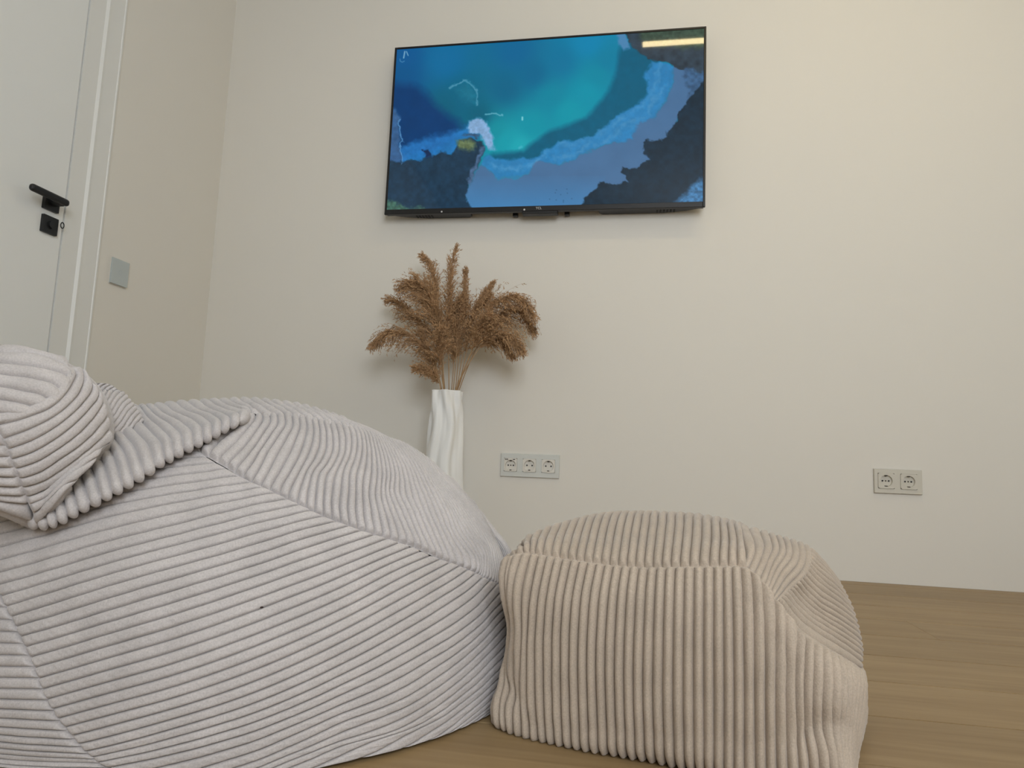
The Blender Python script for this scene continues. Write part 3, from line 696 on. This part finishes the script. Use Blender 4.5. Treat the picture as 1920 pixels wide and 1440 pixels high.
for px_, nm in ((966, 'mount_tip'), (1063, 'mount_tip')):
    q = on_y([px_], [404], TY + 0.045)[0]
    box(nm, (q[0] - 0.009, TY + 0.040, tz0 - 0.002), (q[0] + 0.009, TY + 0.060, tz0 + 0.20), M_BLACK, tv, 0.002)
for px_, py_ in ((828, 400), (983, 396)):
    q = on_y([px_], [py_], TY)[0]
    cyl('screw_glint', (q[0], TY - 0.0006, tz0 + 0.006), (q[0], TY + 0.002, tz0 + 0.006), 0.0035, M_LOGO, bez, 12)
cu = bpy.data.curves.new('logo', 'FONT'); cu.body = 'TCL'; cu.size = 0.0125; cu.align_x = 'CENTER'; cu.extrude = 0.0002
to = bpy.data.objects.new('logo_tmp', cu); COL.objects.link(to)
dg = bpy.context.evaluated_depsgraph_get(); me = bpy.data.meshes.new_from_object(to.evaluated_get(dg)); bpy.data.objects.remove(to)
q = on_y([1010], [393], TY)[0]
vv = np.array([v.co[:] for v in me.vertices]); W = np.stack([q[0] + vv[:, 0], TY - 0.0008 - vv[:, 2], tz0 + 0.006 + vv[:, 1]], 1)
lo = put('logo', W, [tuple(p.vertices) for p in me.polygons], M_LOGO, bez); lo['label'] = 'small silver maker logo'

# screen picture: a bay seen from above, painted per vertex of a fine grid
SW, SH = 620, 350
def inside(poly, X, Y):
    poly = np.array(poly, float); x1, y1 = poly[:, 0], poly[:, 1]; x2, y2 = np.roll(x1, -1), np.roll(y1, -1)
    c = np.zeros(X.shape, bool)
    for a, b_, e, f in zip(x1, y1, x2, y2):
        c ^= ((b_ > Y) != (f > Y)) & (X < (e - a) * (Y - b_) / (f - b_ + 1e-9) + a)
    return c
def sdist(poly, X, Y, closed=True):
    poly = np.array(poly, float); d = np.full(X.shape, 1e9)
    for i in range(len(poly) if closed else len(poly) - 1):
        a = poly[i]; b_ = poly[(i + 1) % len(poly)]; ab = b_ - a
        t_ = np.clip(((X - a[0]) * ab[0] + (Y - a[1]) * ab[1]) / (ab @ ab + 1e-9), 0, 1)
        d = np.minimum(d, np.hypot(X - a[0] - t_ * ab[0], Y - a[1] - t_ * ab[1]))
    return d
def vnoise(X, Y, s, seed):
    g = np.random.default_rng(seed).random((64, 64)); x = X / s; y = Y / s
    xi = np.floor(x).astype(int); yi = np.floor(y).astype(int); fx = x - xi; fy = y - yi
    fx = fx * fx * (3 - 2 * fx); fy = fy * fy * (3 - 2 * fy); G = lambda i, j: g[(yi + j) % 64, (xi + i) % 64]
    return (G(0, 0) * (1 - fx) + G(1, 0) * fx) * (1 - fy) + (G(0, 1) * (1 - fx) + G(1, 1) * fx) * fy
def fbm(X, Y, s, seed): return sum(vnoise(X, Y, s / 2 ** k, seed + k) / 2 ** k for k in range(4)) / 1.875 - 0.5
uu, vv_ = np.meshgrid(np.linspace(0, 1, SW), np.linspace(0, 1, SH))
cor = dict(tl=(120, 180), tr=(1805, 72), br=(1800, 1020), bl=(80, 1062))
ZX = (cor['tl'][0] * (1 - uu) + cor['tr'][0] * uu) * (1 - vv_) + (cor['bl'][0] * (1 - uu) + cor['br'][0] * uu) * vv_
ZY = (cor['tl'][1] * (1 - uu) + cor['tr'][1] * uu) * (1 - vv_) + (cor['bl'][1] * (1 - uu) + cor['br'][1] * uu) * vv_
WX = ZX + 30 * fbm(ZX, ZY, 70, 1) + 16 * fbm(ZX, ZY, 20, 5); WY = ZY + 30 * fbm(ZX, ZY, 70, 11) + 16 * fbm(ZX, ZY, 20, 15)
pts = [((150, 220), (0, 84, 142)), ((400, 250), (0, 104, 154)), ((800, 200), (0, 98, 146)), ((1200, 150), (0, 128, 172)), ((1300, 250), (0, 122, 155)), ((150, 330), (0, 82, 135)),
       ((500, 450), (0, 96, 126)), ((600, 560), (0, 92, 118)), ((420, 520), (0, 92, 120)), ((750, 400), (0, 98, 134)), ((900, 320), (0, 100, 140)), ((1000, 450), (0, 130, 156)), ((1200, 420), (0, 142, 166)), ((1100, 530), (0, 146, 166)),
       ((900, 600), (0, 142, 162)), ((750, 680), (12, 152, 168)), ((830, 720), (22, 162, 176)), ((1250, 330), (0, 132, 158)), ((700, 640), (8, 140, 156)), ((1050, 250), (0, 112, 152))]
img = np.zeros(ZX.shape + (3,)); wt = np.zeros(ZX.shape)
for (a, b_), c in pts:
    w_ = 1 / (((ZX - a) ** 2 + (ZY - b_) ** 2) + 900) ** 1.6; img += w_[..., None] * np.array(c, float); wt += w_
img /= wt[..., None]
def lay(poly, col, soft=4, warp=1.0, noise=0, nscale=30, seed=40, alpha=1.0):
    global img
    X = ZX + (WX - ZX) * warp; Y = ZY + (WY - ZY) * warp
    d = sdist(poly, X, Y); d = np.where(inside(poly, X, Y), d, -d)
    a = np.clip(0.5 + d / (2 * soft), 0, 1)[..., None] * alpha
    c = np.array(col, float) * (1 + noise * 1.1 * fbm(ZX, ZY, nscale, seed))[..., None]
    img = img * (1 - a) + c * a
lay([(1375, 150), (1340, 350), (1280, 465), (1190, 565), (1000, 635), (900, 700), (850, 745), (690, 755), (640, 790), (760, 830), (1000, 800), (1300, 700), (1560, 520), (1580, 240), (1420, 150)], (0, 90, 120), 16, 0.5, .08)
lay([(60, 355), (240, 385), (330, 460), (440, 560), (520, 610), (470, 690), (300, 760), (60, 820)], (0, 56, 108), 30, 1, .12, 60)
lay([(60, 690), (150, 720), (300, 670), (420, 650), (560, 600), (640, 660), (560, 690), (450, 770), (250, 815), (60, 815)], (36, 116, 186), 16, 1.6, .22, 22, 51, .85)
lay([(1535, 245), (1500, 330), (1512, 440), (1440, 500), (1340, 570), (1270, 630), (1200, 672), (1080, 692), (980, 742), (900, 782), (760, 792), (650, 765), (625, 820), (660, 850), (720, 888), (800, 888), (885, 872), (925, 810), (1060, 822), (1180, 765), (1300, 705), (1440, 690), (1545, 565), (1612, 470), (1645, 380), (1645, 280)], (42, 124, 178), 7, 1.2, .14, 24)
lay([(1640, 270), (1645, 380), (1612, 470), (1545, 560), (1450, 610), (1440, 680), (1300, 705), (1180, 762), (1060, 820), (920, 800), (885, 870), (800, 888), (720, 888), (660, 845), (625, 820), (520, 960), (560, 1080), (1250, 1080), (1500, 900), (1760, 420), (1760, 300)], (70, 108, 148), 6, 1.2, .06, 80)
g_ = np.clip((ZY - 860) / 190, 0, 1) * inside([(500, 880), (500, 1080), (1250, 1080), (1300, 880)], ZX, ZY)
img = img * (1 - .55 * g_[..., None]) + np.array((66, 142, 200)) * (.55 * g_[..., None])
lay([(1340, 60), (1362, 150), (1390, 190), (1420, 180), (1400, 110), (1395, 60)], (72, 128, 172), 6, 1)
lay([(1390, 60), (1420, 165), (1480, 215), (1570, 248), (1660, 280), (1740, 330), (1850, 340), (1850, 40)], (46, 60, 72), 5, 1.4, .45, 30)
lay([(1440, 40), (1470, 130), (1600, 160), (1850, 190), (1850, 30)], (60, 78, 66), 18, 1.5, .5, 16, 61)
lay([(1700, 300), (1760, 330), (1850, 320), (1850, 420), (1760, 430), (1730, 500)], (58, 92, 128), 10, 2, .4, 18)
lay([(1850, 340), (1760, 410), (1705, 500), (1672, 590), (1605, 655), (1580, 692), (1525, 688), (1495, 740), (1520, 790), (1482, 806), (1430, 842), (1392, 832), (1385, 870), (1412, 912), (1330, 918), (1290, 905), (1240, 960), (1200, 990), (1165, 1080), (1850, 1080)], (20, 42, 58), 4, 1.5, .38, 26)
lay([(1850, 880), (1760, 900), (1700, 980), (1640, 1050), (1850, 1050)], (60, 112, 156), 18, 2, .7, 14)
lay([(60, 500), (110, 510), (150, 560), (150, 640), (140, 740), (160, 800), (60, 810)], (52, 92, 138), 8, 1.5, .3, 20)
lay([(60, 800), (250, 802), (310, 782), (390, 742), (450, 762), (500, 692), (560, 675), (630, 690), (640, 740), (605, 840), (542, 920), (530, 990), (590, 1090), (40, 1090)], (26, 54, 76), 5, 1.2, .35, 24)
lay([(480, 700), (540, 690), (600, 700), (590, 740), (540, 752), (495, 735)], (98, 116, 82), 14, 2.2, .5, 14)
lay([(285, 740), (320, 725), (330, 775), (300, 790)], (14, 40, 78), 5, 1.5)
lay([(540, 590), (590, 572), (640, 580), (685, 640), (705, 720), (665, 740), (640, 690), (620, 650), (560, 640)], (128, 166, 206), 9, 1.6, .25, 14)
lay([(515, 655), (560, 640), (620, 650), (630, 668), (560, 668)], (50, 84, 116), 6, 2.2, .5, 10)
lay([(620, 720), (640, 725), (600, 850), (545, 930), (535, 905), (590, 830)], (70, 98, 132), 6, 1.5, .4, 16)
lay([(60, 1005), (120, 1020), (200, 1045), (300, 1050), (310, 1090), (40, 1090)], (62, 100, 88), 8, 2, .6, 12)
for pl_, c_, a_ in (([(1560, 270), (1540, 440), (1440, 540), (1300, 630), (1180, 690), (1060, 720)], (86, 152, 196), .5), ([(1600, 400), (1500, 560), (1330, 660), (1160, 745), (1040, 790)], (92, 150, 190), .45), ([(980, 760), (860, 840), (760, 850), (680, 810)], (92, 156, 200), .5)):
    d_ = sdist(pl_, ZX + 2.2 * (WX - ZX), ZY + 2.2 * (WY - ZY), False); k_ = (np.clip(1.1 - d_ / 20, 0, 1) * np.clip(0.6 + 2.2 * fbm(ZX, ZY, 24, 77), 0, 1))[..., None] * a_
    img = img * (1 - k_) + np.array(c_, float) * k_
def line(pl, col, wd, a=1.0, warp=1.0):
    global img
    d = sdist(pl, ZX + (WX - ZX) * warp, ZY + (WY - ZY) * warp, False); k = np.clip(1.2 - d / wd, 0, 1)[..., None] * a
    img = img * (1 - k) + np.array(col, float) * k
line([(440, 390), (500, 355), (545, 372), (585, 410), (600, 495)], (104, 160, 186), 8, .7, 1.6)
lay([(470, 400), (520, 375), (575, 420), (590, 480), (540, 470)], (40, 126, 150), 30, 2, .3, 20, 71, .5)
line([(640, 545), (690, 538), (735, 550)], (110, 176, 196), 5, .8)
line([(150, 570), (158, 680), (140, 740), (165, 800)], (96, 150, 200), 6, .8, 1.5)
line([(846, 560), (846, 574)], (170, 220, 225), 6, .8, 0); line([(832, 728), (842, 722)], (90, 180, 200), 9, .6, 0)
line([(168, 192), (162, 228)], (140, 180, 205), 5, .9, 0); line([(178, 192), (188, 214)], (140, 180, 205), 4, .8, 0); line([(140, 234), (142, 246), (154, 252), (166, 246)], (96, 146, 184), 3.5, .7, 0)
for k in range(10): line([(RNG.uniform(1000, 1120), RNG.uniform(930, 1020))] * 2, (40, 76, 108), 4, .7, 0)
lin = np.where(img / 255 <= 0.04045, img / 255 / 12.92, ((np.clip(img, 0, 255) / 255 + 0.055) / 1.055) ** 2.4)
sx0, sx1, sz0, sz1 = tx0 + bw - 0.001, tx1 - bw + 0.001, tz0 + 0.019, tz1 - bw + 0.001
SV = np.stack([sx0 + (sx1 - sx0) * uu, np.full(uu.shape, TY + 0.0022), sz1 - (sz1 - sz0) * vv_], -1).reshape(-1, 3)
ii, jj = np.meshgrid(np.arange(SH - 1), np.arange(SW - 1), indexing='ij'); a = (ii * SW + jj).ravel()
m = bpy.data.materials.new('lit_screen'); N, L, b = nodes(m)
b.inputs['Base Color'].default_value = (0.004, 0.004, 0.005, 1); b.inputs['Roughness'].default_value = 0.035; b.inputs['Specular IOR Level'].default_value = 0.35
at = N.new('ShaderNodeVertexColor'); at.layer_name = 'picture'
L.new(at.outputs['Color'], b.inputs['Emission Color']); b.inputs['Emission Strength'].default_value = 1.0
scr = put('screen', SV, np.stack([a, a + SW, a + SW + 1, a + 1], 1), m, tv, True); scr['label'] = 'lit screen with a turquoise bay, beach and cliffs seen from above'
ca = scr.data.color_attributes.new('picture', 'FLOAT_COLOR', 'POINT')
ca.data.foreach_set('color', np.concatenate([lin.reshape(-1, 3), np.ones((SW * SH, 1))], 1).astype(np.float32).ravel())

# ------------------------------------------------------------------ wall sockets and light switch
def socket_insert(parent, cx, cz, y, plastic, usb, screw, size=0.0475):
    rr = 0.0190; s = size / 2; dpt = 0.0083
    bm = bmesh.new(); n = 40
    # square face with a round well, built as rings
    def sq(a, hs):
        c, s_ = math.cos(a), math.sin(a); k = hs / max(abs(c), abs(s_)); return c * k, s_ * k
    zoff = -0.002 if usb else 0.0
    R_ = []
    for kind in ('back', 'edge', 'rim', 'floor'):
        ring = []
        for i in range(n):
            a = 2 * math.pi * (i + .5) / n
            if kind == 'back': x, z = sq(a, s); yy = y + 0.002
            elif kind == 'edge': x, z = sq(a, s); yy = y - 0.0022
            elif kind == 'rim': x, z = rr * math.cos(a), rr * math.sin(a) + zoff; yy = y - 0.0022
            else: x, z = rr * 0.94 * math.cos(a), rr * 0.94 * math.sin(a) + zoff; yy = y - 0.0022 + dpt
            ring.append(bm.verts.new((cx + x, yy, cz + z)))
        R_.append(ring)
    for r0, r1 in zip(R_[:-1], R_[1:]):
        for i in range(n): bm.faces.new((r0[i], r0[(i + 1) % n], r1[(i + 1) % n], r1[i]))
    bm.faces.new(R_[-1])
    ins = bm_obj('socket_insert', bm, plastic, parent)
    fy = y - 0.0022 + dpt
    for dx in (-0.0095, 0.0095):
        cyl('pin_hole', (cx + dx, fy - 0.0012, cz + zoff), (cx + dx, fy + 0.0005, cz + zoff), 0.0027, M_HOLE, ins, 14)
    if screw: cyl('centre_screw', (cx, fy - 0.0012, cz + zoff), (cx, fy + 0.0005, cz + zoff), 0.0022, M_CLIP, ins, 12)
    for sg in (-1, 1):
        box('earth_clip', (cx - 0.0035, fy - 0.0085, cz + zoff + sg * 0.0172 - 0.0014), (cx + 0.0035, fy, cz + zoff + sg * 0.0172 + 0.0014), M_HOLE if sg > 0 else M_CLIP, ins)
    if usb:
        box('usb_port', (cx - 0.0205, y - 0.0030, cz + 0.0172), (cx - 0.0100, y - 0.0018, cz + 0.0212), M_HOLE, ins)
        box('usb_tongue', (cx - 0.0185, y - 0.0033, cz + 0.0186), (cx - 0.0120, y - 0.0028, cz + 0.0198), M_PLW, ins)
        box('usb_port', (cx + 0.0085, y - 0.0030, cz + 0.0182), (cx + 0.0160, y - 0.0018, cz + 0.0206), M_HOLE, ins)
def plate_frame(parent, x0, x1, z0, z1, cxs, cz, y0_, m, size=0.0475):
    """face plate with square openings"""
    bm = bmesh.new(); s = size / 2 + 0.0004
    xs = [x0] + [q for c in cxs for q in (c - s, c + s)] + [x1]; zs = [z0, cz - s, cz + s, z1]
    V = {}
    for lay_, yy in ((0, y0_), (1, y0_ + 0.0075)):
        for i, x in enumerate(xs):
            for j, z in enumerate(zs):
                V[lay_, i, j] = bm.verts.new((x + (0.0012 if (i == 0 and lay_ == 0) else -0.0012 if (i == len(xs) - 1 and lay_ == 0) else 0), yy, z + (0.0012 if (j == 0 and lay_ == 0) else -0.0012 if (j == 3 and lay_ == 0) else 0)))
    nx = len(xs)
    solid = {(i, j): not (j == 1 and i % 2 == 1) for i in range(nx - 1) for j in range(3)}
    for (i, j), s_ in solid.items():
        if s_:
            bm.faces.new((V[0, i, j], V[0, i + 1, j], V[0, i + 1, j + 1], V[0, i, j + 1]))
            for (di, dj, e0, e1) in ((-1, 0, (i, j), (i, j + 1)), (1, 0, (i + 1, j), (i + 1, j + 1)), (0, -1, (i, j), (i + 1, j)), (0, 1, (i, j + 1), (i + 1, j + 1))):
                if not solid.get((i + di, j + dj), False):
                    bm.faces.new((V[0, *e0], V[0, *e1], V[1, *e1], V[1, *e0]))
    return bm_obj('face_plate', bm, m, parent)
sx_a, sx_b, sz_a, sz_b = -0.4475, -0.2325, 0.2935, 0.3775
s3 = thing('wall_socket', ((sx_a + sx_b) / 2, YB, sz_a), 'triple wall socket in a pale glass frame with two charging ports', 'wall socket')
scz = (sz_a + sz_b) / 2 + 0.001; cxs = [(sx_a + sx_b) / 2 + k * 0.0690 - 0.0015 for k in (-1, 0, 1)]
plate_frame(s3, sx_a, sx_b, sz_a, sz_b, cxs, scz, YB - 0.0085, M_GLASSW)
box('backing', (sx_a + 0.003, YB - 0.0025, sz_a + 0.003), (sx_b - 0.003, YB - 0.0001, sz_b - 0.003), M_PLB, s3)
for k, c in enumerate(cxs): socket_insert(s3, c, scz, YB - 0.0092, M_PLW, k == 0, k == 0)
dx_a, dx_b, dz_a, dz_b = 0.8185, 0.9665, 0.2925, 0.3725
s2 = thing('wall_socket', ((dx_a + dx_b) / 2, YB, dz_a), 'double wall socket in a cream plastic frame low on the bare wall', 'wall socket')
dcz = (dz_a + dz_b) / 2 + 0.001; cxs2 = [(dx_a + dx_b) / 2 + k * 0.0345 - 0.003 for k in (-1, 1)]
plate_frame(s2, dx_a, dx_b, dz_a, dz_b, cxs2, dcz, YB - 0.0100, M_PLB, 0.0500)
box('backing', (dx_a + 0.003, YB - 0.0025, dz_a + 0.003), (dx_b - 0.003, YB - 0.0001, dz_b - 0.003), M_PLB, s2)
for c in cxs2: socket_insert(s2, c, dcz, YB - 0.0110, M_PLB, False, True, 0.0500)

sw = thing('light_switch', (XL, 1.926, 0.882), 'square grey glass touch light switch on the wall beside the door', 'light switch')
box('glass_plate', (XL + 0.004, 1.888, 0.882), (XL + 0.010, 1.964, 0.968), M_SWITCH, sw, 0.001)
box('base', (XL + 0.0001, 1.890, 0.880), (XL + 0.004, 1.962, 0.966), M_PLW, sw)
bm = bmesh.new(); n = 28; rg = []
for i in range(n):
    a_ = 2 * math.pi * i / n
    rg.append([bm.verts.new((XL + 0.0102, 1.926 + r_ * math.cos(a_), 0.925 + r_ * math.sin(a_))) for r_ in (0.0062, 0.0082)])
for i in range(n): bm.faces.new((rg[i][0], rg[i][1], rg[(i + 1) % n][1], rg[(i + 1) % n][0]))
bm_obj('touch_ring', bm, M_RING, sw)

# ------------------------------------------------------------------ vase with dried grass
VY = 2.235
vt = on_y([839], [735], VY)[0]; vx, vh = vt[0], vt[2] + 0.003
vase = thing('floor_vase', (vx, VY, 0), 'tall white ceramic floor vase with wavy vertical ridges', 'vase')
nz, nt = 150, 160
def vase_r(th, z, inner=0.0):
    f = z / vh
    base = 0.066 + 0.012 * math.sin(math.pi * min(1, f * 1.05)) * (1 - f) - 0.0165 * f ** 1.3 + 0.004
    sway = 0.55 * np.sin(f * 13.0 + 0.6) * (0.5 + 0.5 * f) + 0.3 * np.sin(f * 5.0 + 2.0)
    w1 = np.cos(6 * th + sway * 2.6 + 0.9); w2 = np.cos(13 * th - 1.2 * np.sin(f * 9) + 0.4)
    sharp = np.abs(w1) ** 0.8 * np.sign(w1)
    return base * 0.94 + 0.0058 * sharp + 0.0013 * w2 - inner
th = np.linspace(0, 2 * np.pi, nt, endpoint=False)
rings = []
for z in np.linspace(0, vh, nz):
    r = vase_r(th, z) * (1 - 0.05 * math.exp(-z / 0.01)); rings.append(np.stack([vx + r * np.cos(th), VY + r * np.sin(th), np.full(nt, max(z, 0.0005))], 1))
for z, inn in ((vh + 0.001, 0.004), (vh - 0.004, 0.008), (vh - 0.10, 0.010), (vh - 0.25, 0.012)):
    r = vase_r(th, min(z, vh), inn); rings.append(np.stack([vx + r * np.cos(th), VY + r * np.sin(th), np.full(nt, z)], 1))
P = np.concatenate(rings); nr = len(rings)
ii, jj = np.meshgrid(np.arange(nr - 1), np.arange(nt), indexing='ij'); a = (ii * nt + jj).ravel(); b_ = (ii * nt + (jj + 1) % nt).ravel()
F4 = np.stack([a, b_, b_ + nt, a + nt], 1)
put('body', P, F4, M_VASE, vase, True)
bm = bmesh.new(); bm_cyl(bm, (vx, VY, 0.0), (vx, VY, 0.004), 0.060, seg=48); bm_obj('foot', bm, M_VASE, vase)
bm = bmesh.new(); bm_cyl(bm, (vx, VY, vh - 0.252), (vx, VY, vh - 0.248), 0.048, seg=32); bm_obj('inner_floor', bm, M_VASE, vase)

ZS = 2.938
def zp(x, y): return 680 + x / ZS, 450 + y / ZS
PL = [  # stem mouth x offset, plume spine in zoomed picture coordinates, half width in metres, distance offset, droop, label
 (475, [(474, 640), (478, 480), (482, 300), (490, 150), (515, 38)], 0.020, 0.00, .3, 'tallest straight brown pampas plume at the centre of the vase'),
 (440, [(415, 420), (405, 330), (393, 220), (370, 130), (325, 88)], 0.020, 0.05, .5, 'upright brown pampas plume whose tip curls over, second tallest'),
 (500, [(540, 520), (556, 400), (563, 290), (566, 158)], 0.014, 0.06, .3, 'slim pointed brown pampas plume upright beside the tallest one'),
 (450, [(425, 560), (400, 430), (350, 320), (290, 255), (225, 252)], 0.048, -0.03, 1.0, 'bushy brown pampas plume leaning out towards the door wall'),
 (445, [(400, 560), (330, 470), (255, 400), (200, 345), (138, 325)], 0.026, 0.07, .8, 'thin-tipped brown pampas plume reaching out above the drooping one'),
 (440, [(370, 620), (310, 560), (240, 515), (150, 508), (60, 570)], 0.038, -0.05, 2.2, 'low brown pampas plume drooping far out towards the bean bag'),
 (455, [(440, 600), (425, 480), (400, 380), (365, 290), (300, 228)], 0.042, -0.06, .9, 'dense brown pampas plume in front of the bushy leaning one'),
 (440, [(430, 790), (395, 700), (350, 600), (318, 500)], 0.026, -0.02, .6, 'long narrow brown pampas plume starting just above the vase rim'),
 (437, [(425, 795), (395, 755), (350, 722), (296, 705)], 0.016, -0.06, .5, 'short wispy brown pampas plume beside the vase rim'),
 (520, [(610, 590), (660, 440), (740, 335), (850, 318), (935, 410)], 0.044, -0.02, 1.8, 'large arching brown pampas plume bending towards the bare wall'),
 (525, [(630, 590), (720, 450), (830, 385), (938, 490)], 0.046, 0.05, 2.0, 'wide arching brown pampas plume beneath the largest arch'),
 (528, [(640, 600), (710, 520), (800, 530), (875, 598)], 0.038, -0.05, 2.0, 'low arching brown pampas plume, lowest of the arching ones'),
 (505, [(600, 440), (640, 350), (680, 285), (718, 232)], 0.012, 0.09, .4, 'thin spindly brown pampas plume rising behind the arching ones'),
 (480, [(500, 690), (503, 560), (512, 440), (520, 350)], 0.034, 0.08, .5, 'short dark brown pampas plume tucked behind the tallest stalk'),
 (515, [(570, 620), (585, 500), (610, 400), (690, 312)], 0.034, 0.03, 1.0, 'medium brown pampas plume between the slim one and the arches'),
 (495, [(515, 640), (528, 520), (540, 420), (548, 320)], 0.032, 0.02, .5, 'full brown pampas plume just beneath the slim pointed one'),
 (528, [(600, 610), (640, 500), (690, 410)], 0.026, -0.07, .8, 'forward brown pampas plume crossing in front of the arches'),
 (455, [(430, 700), (428, 600), (432, 500)], 0.024, -0.07, .6, 'narrow brown pampas plume standing in front of the dense one'),
 (530, [(655, 580), (740, 560), (822, 635)], 0.018, 0.0, 1.2, 'wispy hanging brown pampas plume below the arching ones'),
]
def plume_mesh(spine, hw, droop, seed, name, parent):
    r = np.random.default_rng(seed)
    d = np.concatenate([[0], np.cumsum(np.linalg.norm(np.diff(spine, axis=0), axis=1))]); Ltot = d[-1]
    S = lambda s_: herm(d / Ltot, spine, np.atleast_1d(s_))
    nb = int(150 + 900 * Ltot * hw / 0.03 * 0.5); nb = int(min(nb * 1.25, 430)); hw = hw * 1.25
    V, Fc = [], []; cnt = 0
    side_dir = spine[-1] - spine[0]; side_dir[2] = 0
    sn = np.linalg.norm(side_dir); side_dir = side_dir / sn if sn > 0.03 else np.zeros(3)
    for b__ in range(nb):
        s_ = r.random() ** 0.9 * 0.98
        p = S(s_)[0]; tg = S(min(s_ + .03, 1.0))[0] - S(max(s_ - .03, 0))[0]; tg /= np.linalg.norm(tg) + 1e-9
        prof = (min(1, (s_ + .10) / .30)) ** .8 * (1 - 0.72 * s_ ** 1.6)
        o_ = r.normal(size=3); o_ -= tg * (o_ @ tg); o_ /= np.linalg.norm(o_) + 1e-9
        Lb = (hw * 2.3 + 0.018) * prof * r.uniform(.6, 1.15)
        dirv = tg * r.uniform(.75, 1.1) + o_ * r.uniform(.15, .75) * min(1, hw / 0.03) + side_dir * 0.12 * droop
        dirv /= np.linalg.norm(dirv)
        nk = 7; q = p.copy(); pts_ = [q.copy()]; dv = dirv.copy()
        for k in range(nk):
            dv = dv + np.array([0, 0, -1.0]) * 0.085 * droop * (k + 1) / 3 + r.normal(size=3) * 0.09; dv /= np.linalg.norm(dv)
            q = q + dv * Lb / nk; pts_.append(q.copy())
        pts_ = np.array(pts_)
        if pts_[:, 1].max() > YB - 0.006: pts_[:, 1] = np.minimum(pts_[:, 1], YB - 0.006)
        sd = np.cross(dirv, r.normal(size=3)); sd /= np.linalg.norm(sd) + 1e-9
        wd = 0.00055
        base = cnt
        for k in range(nk + 1):
            wk = wd * (1 - 0.6 * k / nk); V += [pts_[k] - sd * wk, pts_[k] + sd * wk]; cnt += 2
        for k in range(nk): Fc.append((base + 2 * k, base + 2 * k + 1, base + 2 * k + 3, base + 2 * k + 2))
        ns = int(12 * max(.45, prof)) + 4
        for k in range(ns):
            t_ = r.uniform(.12, 1.0) * nk; i0 = min(int(t_), nk - 1); pp = pts_[i0] + (pts_[i0 + 1] - pts_[i0]) * (t_ - i0)
            dd = pts_[i0 + 1] - pts_[i0]; dd /= np.linalg.norm(dd) + 1e-9
            dd = dd + r.normal(size=3) * .45; dd[2] -= .1 * droop; dd /= np.linalg.norm(dd)
            sl = r.uniform(.006, .013); ww = r.uniform(.0008, .0016); s2_ = np.cross(dd, r.normal(size=3)); s2_ /= np.linalg.norm(s2_) + 1e-9
            e_ = pp + dd * sl
            if e_[1] > YB - 0.003: continue
            V += [pp, pp + dd * sl * .5 + s2_ * ww, e_, pp + dd * sl * .5 - s2_ * ww]; Fc.append((cnt, cnt + 1, cnt + 2, cnt + 3)); cnt += 4
    return put(name, np.array(V), np.array(Fc), M_PLUME, parent, False)
def tube(path, rad, n=6):
    path = np.asarray(path); V = []; Fc = []
    for i, p in enumerate(path):
        tg = path[min(i + 1, len(path) - 1)] - path[max(i - 1, 0)]; tg = tg / np.linalg.norm(tg)
        a_ = np.cross(tg, [0.3, 1, 0.1]); a_ /= np.linalg.norm(a_); c_ = np.cross(tg, a_)
        rr = rad[i] if hasattr(rad, '__len__') else rad
        for k in range(n): V.append(p + rr * (a_ * math.cos(2 * math.pi * k / n) + c_ * math.sin(2 * math.pi * k / n)))
    for i in range(len(path) - 1):
        for k in range(n): Fc.append((i * n + k, i * n + (k + 1) % n, (i + 1) * n + (k + 1) % n, (i + 1) * n + k))
    return np.array(V), np.array(Fc)
for k, (mx_, sp, hw, dy, droop, lab) in enumerate(PL):
    mp_ = on_y([zp(mx_, 830)[0]], [zp(mx_, 830)[1]], VY)[0]
    ang = random.uniform(-1, 1)
    mouth = np.array([vx + np.clip(mp_[0] - vx, -0.034, 0.034), VY + max(-0.022, min(0.022, dy * .4)), vh])
    foot = np.array([vx - (mouth[0] - vx) * 0.5, VY - (mouth[1] - VY) * 0.5, vh - 0.235])
    spn = []
    for j, (x, y) in enumerate(sp):
        f_ = (j + 1) / len(sp); yy = min(VY + dy * (.35 + .65 * f_), YB - 0.05)
        spn.append(on_y([zp(x, y)[0]], [zp(x, y)[1]], yy)[0])
    spn = np.array(spn)
    t_ = thing('pampas_stalk', tuple(foot), lab, 'dried grass', 'dried pampas stalks in the white vase')
    ctl = np.array([foot, mouth] + list(spn)); dd = np.concatenate([[0], np.cumsum(np.linalg.norm(np.diff(ctl, axis=0), axis=1))])
    path = herm(dd, ctl, np.linspace(0, dd[-1], 40)); path[:, 1] = np.minimum(path[:, 1], YB - 0.006)
    V_, F_ = tube(path, np.linspace(0.0027, 0.0007, 40)); put('stem', V_, F_, M_STEM, t_, True)
    plume_mesh(spn, hw, droop, 100 + k, 'plume', t_)

# ------------------------------------------------------------------ linear ceiling lamp (mirrored in the screen)
lamp = thing('linear_ceiling_lamp', (0.66, 1.34, ZC), 'long slim warm white linear lamp on the ceiling', 'ceiling lamp')
box('housing', (0.04, 1.318, ZC - 0.045), (1.28, 1.362, ZC), M_ALU, lamp, 0.002)
box('diffuser', (0.05, 1.322, ZC - 0.052), (1.27, 1.358, ZC - 0.045), M_LED, lamp, 0.001)
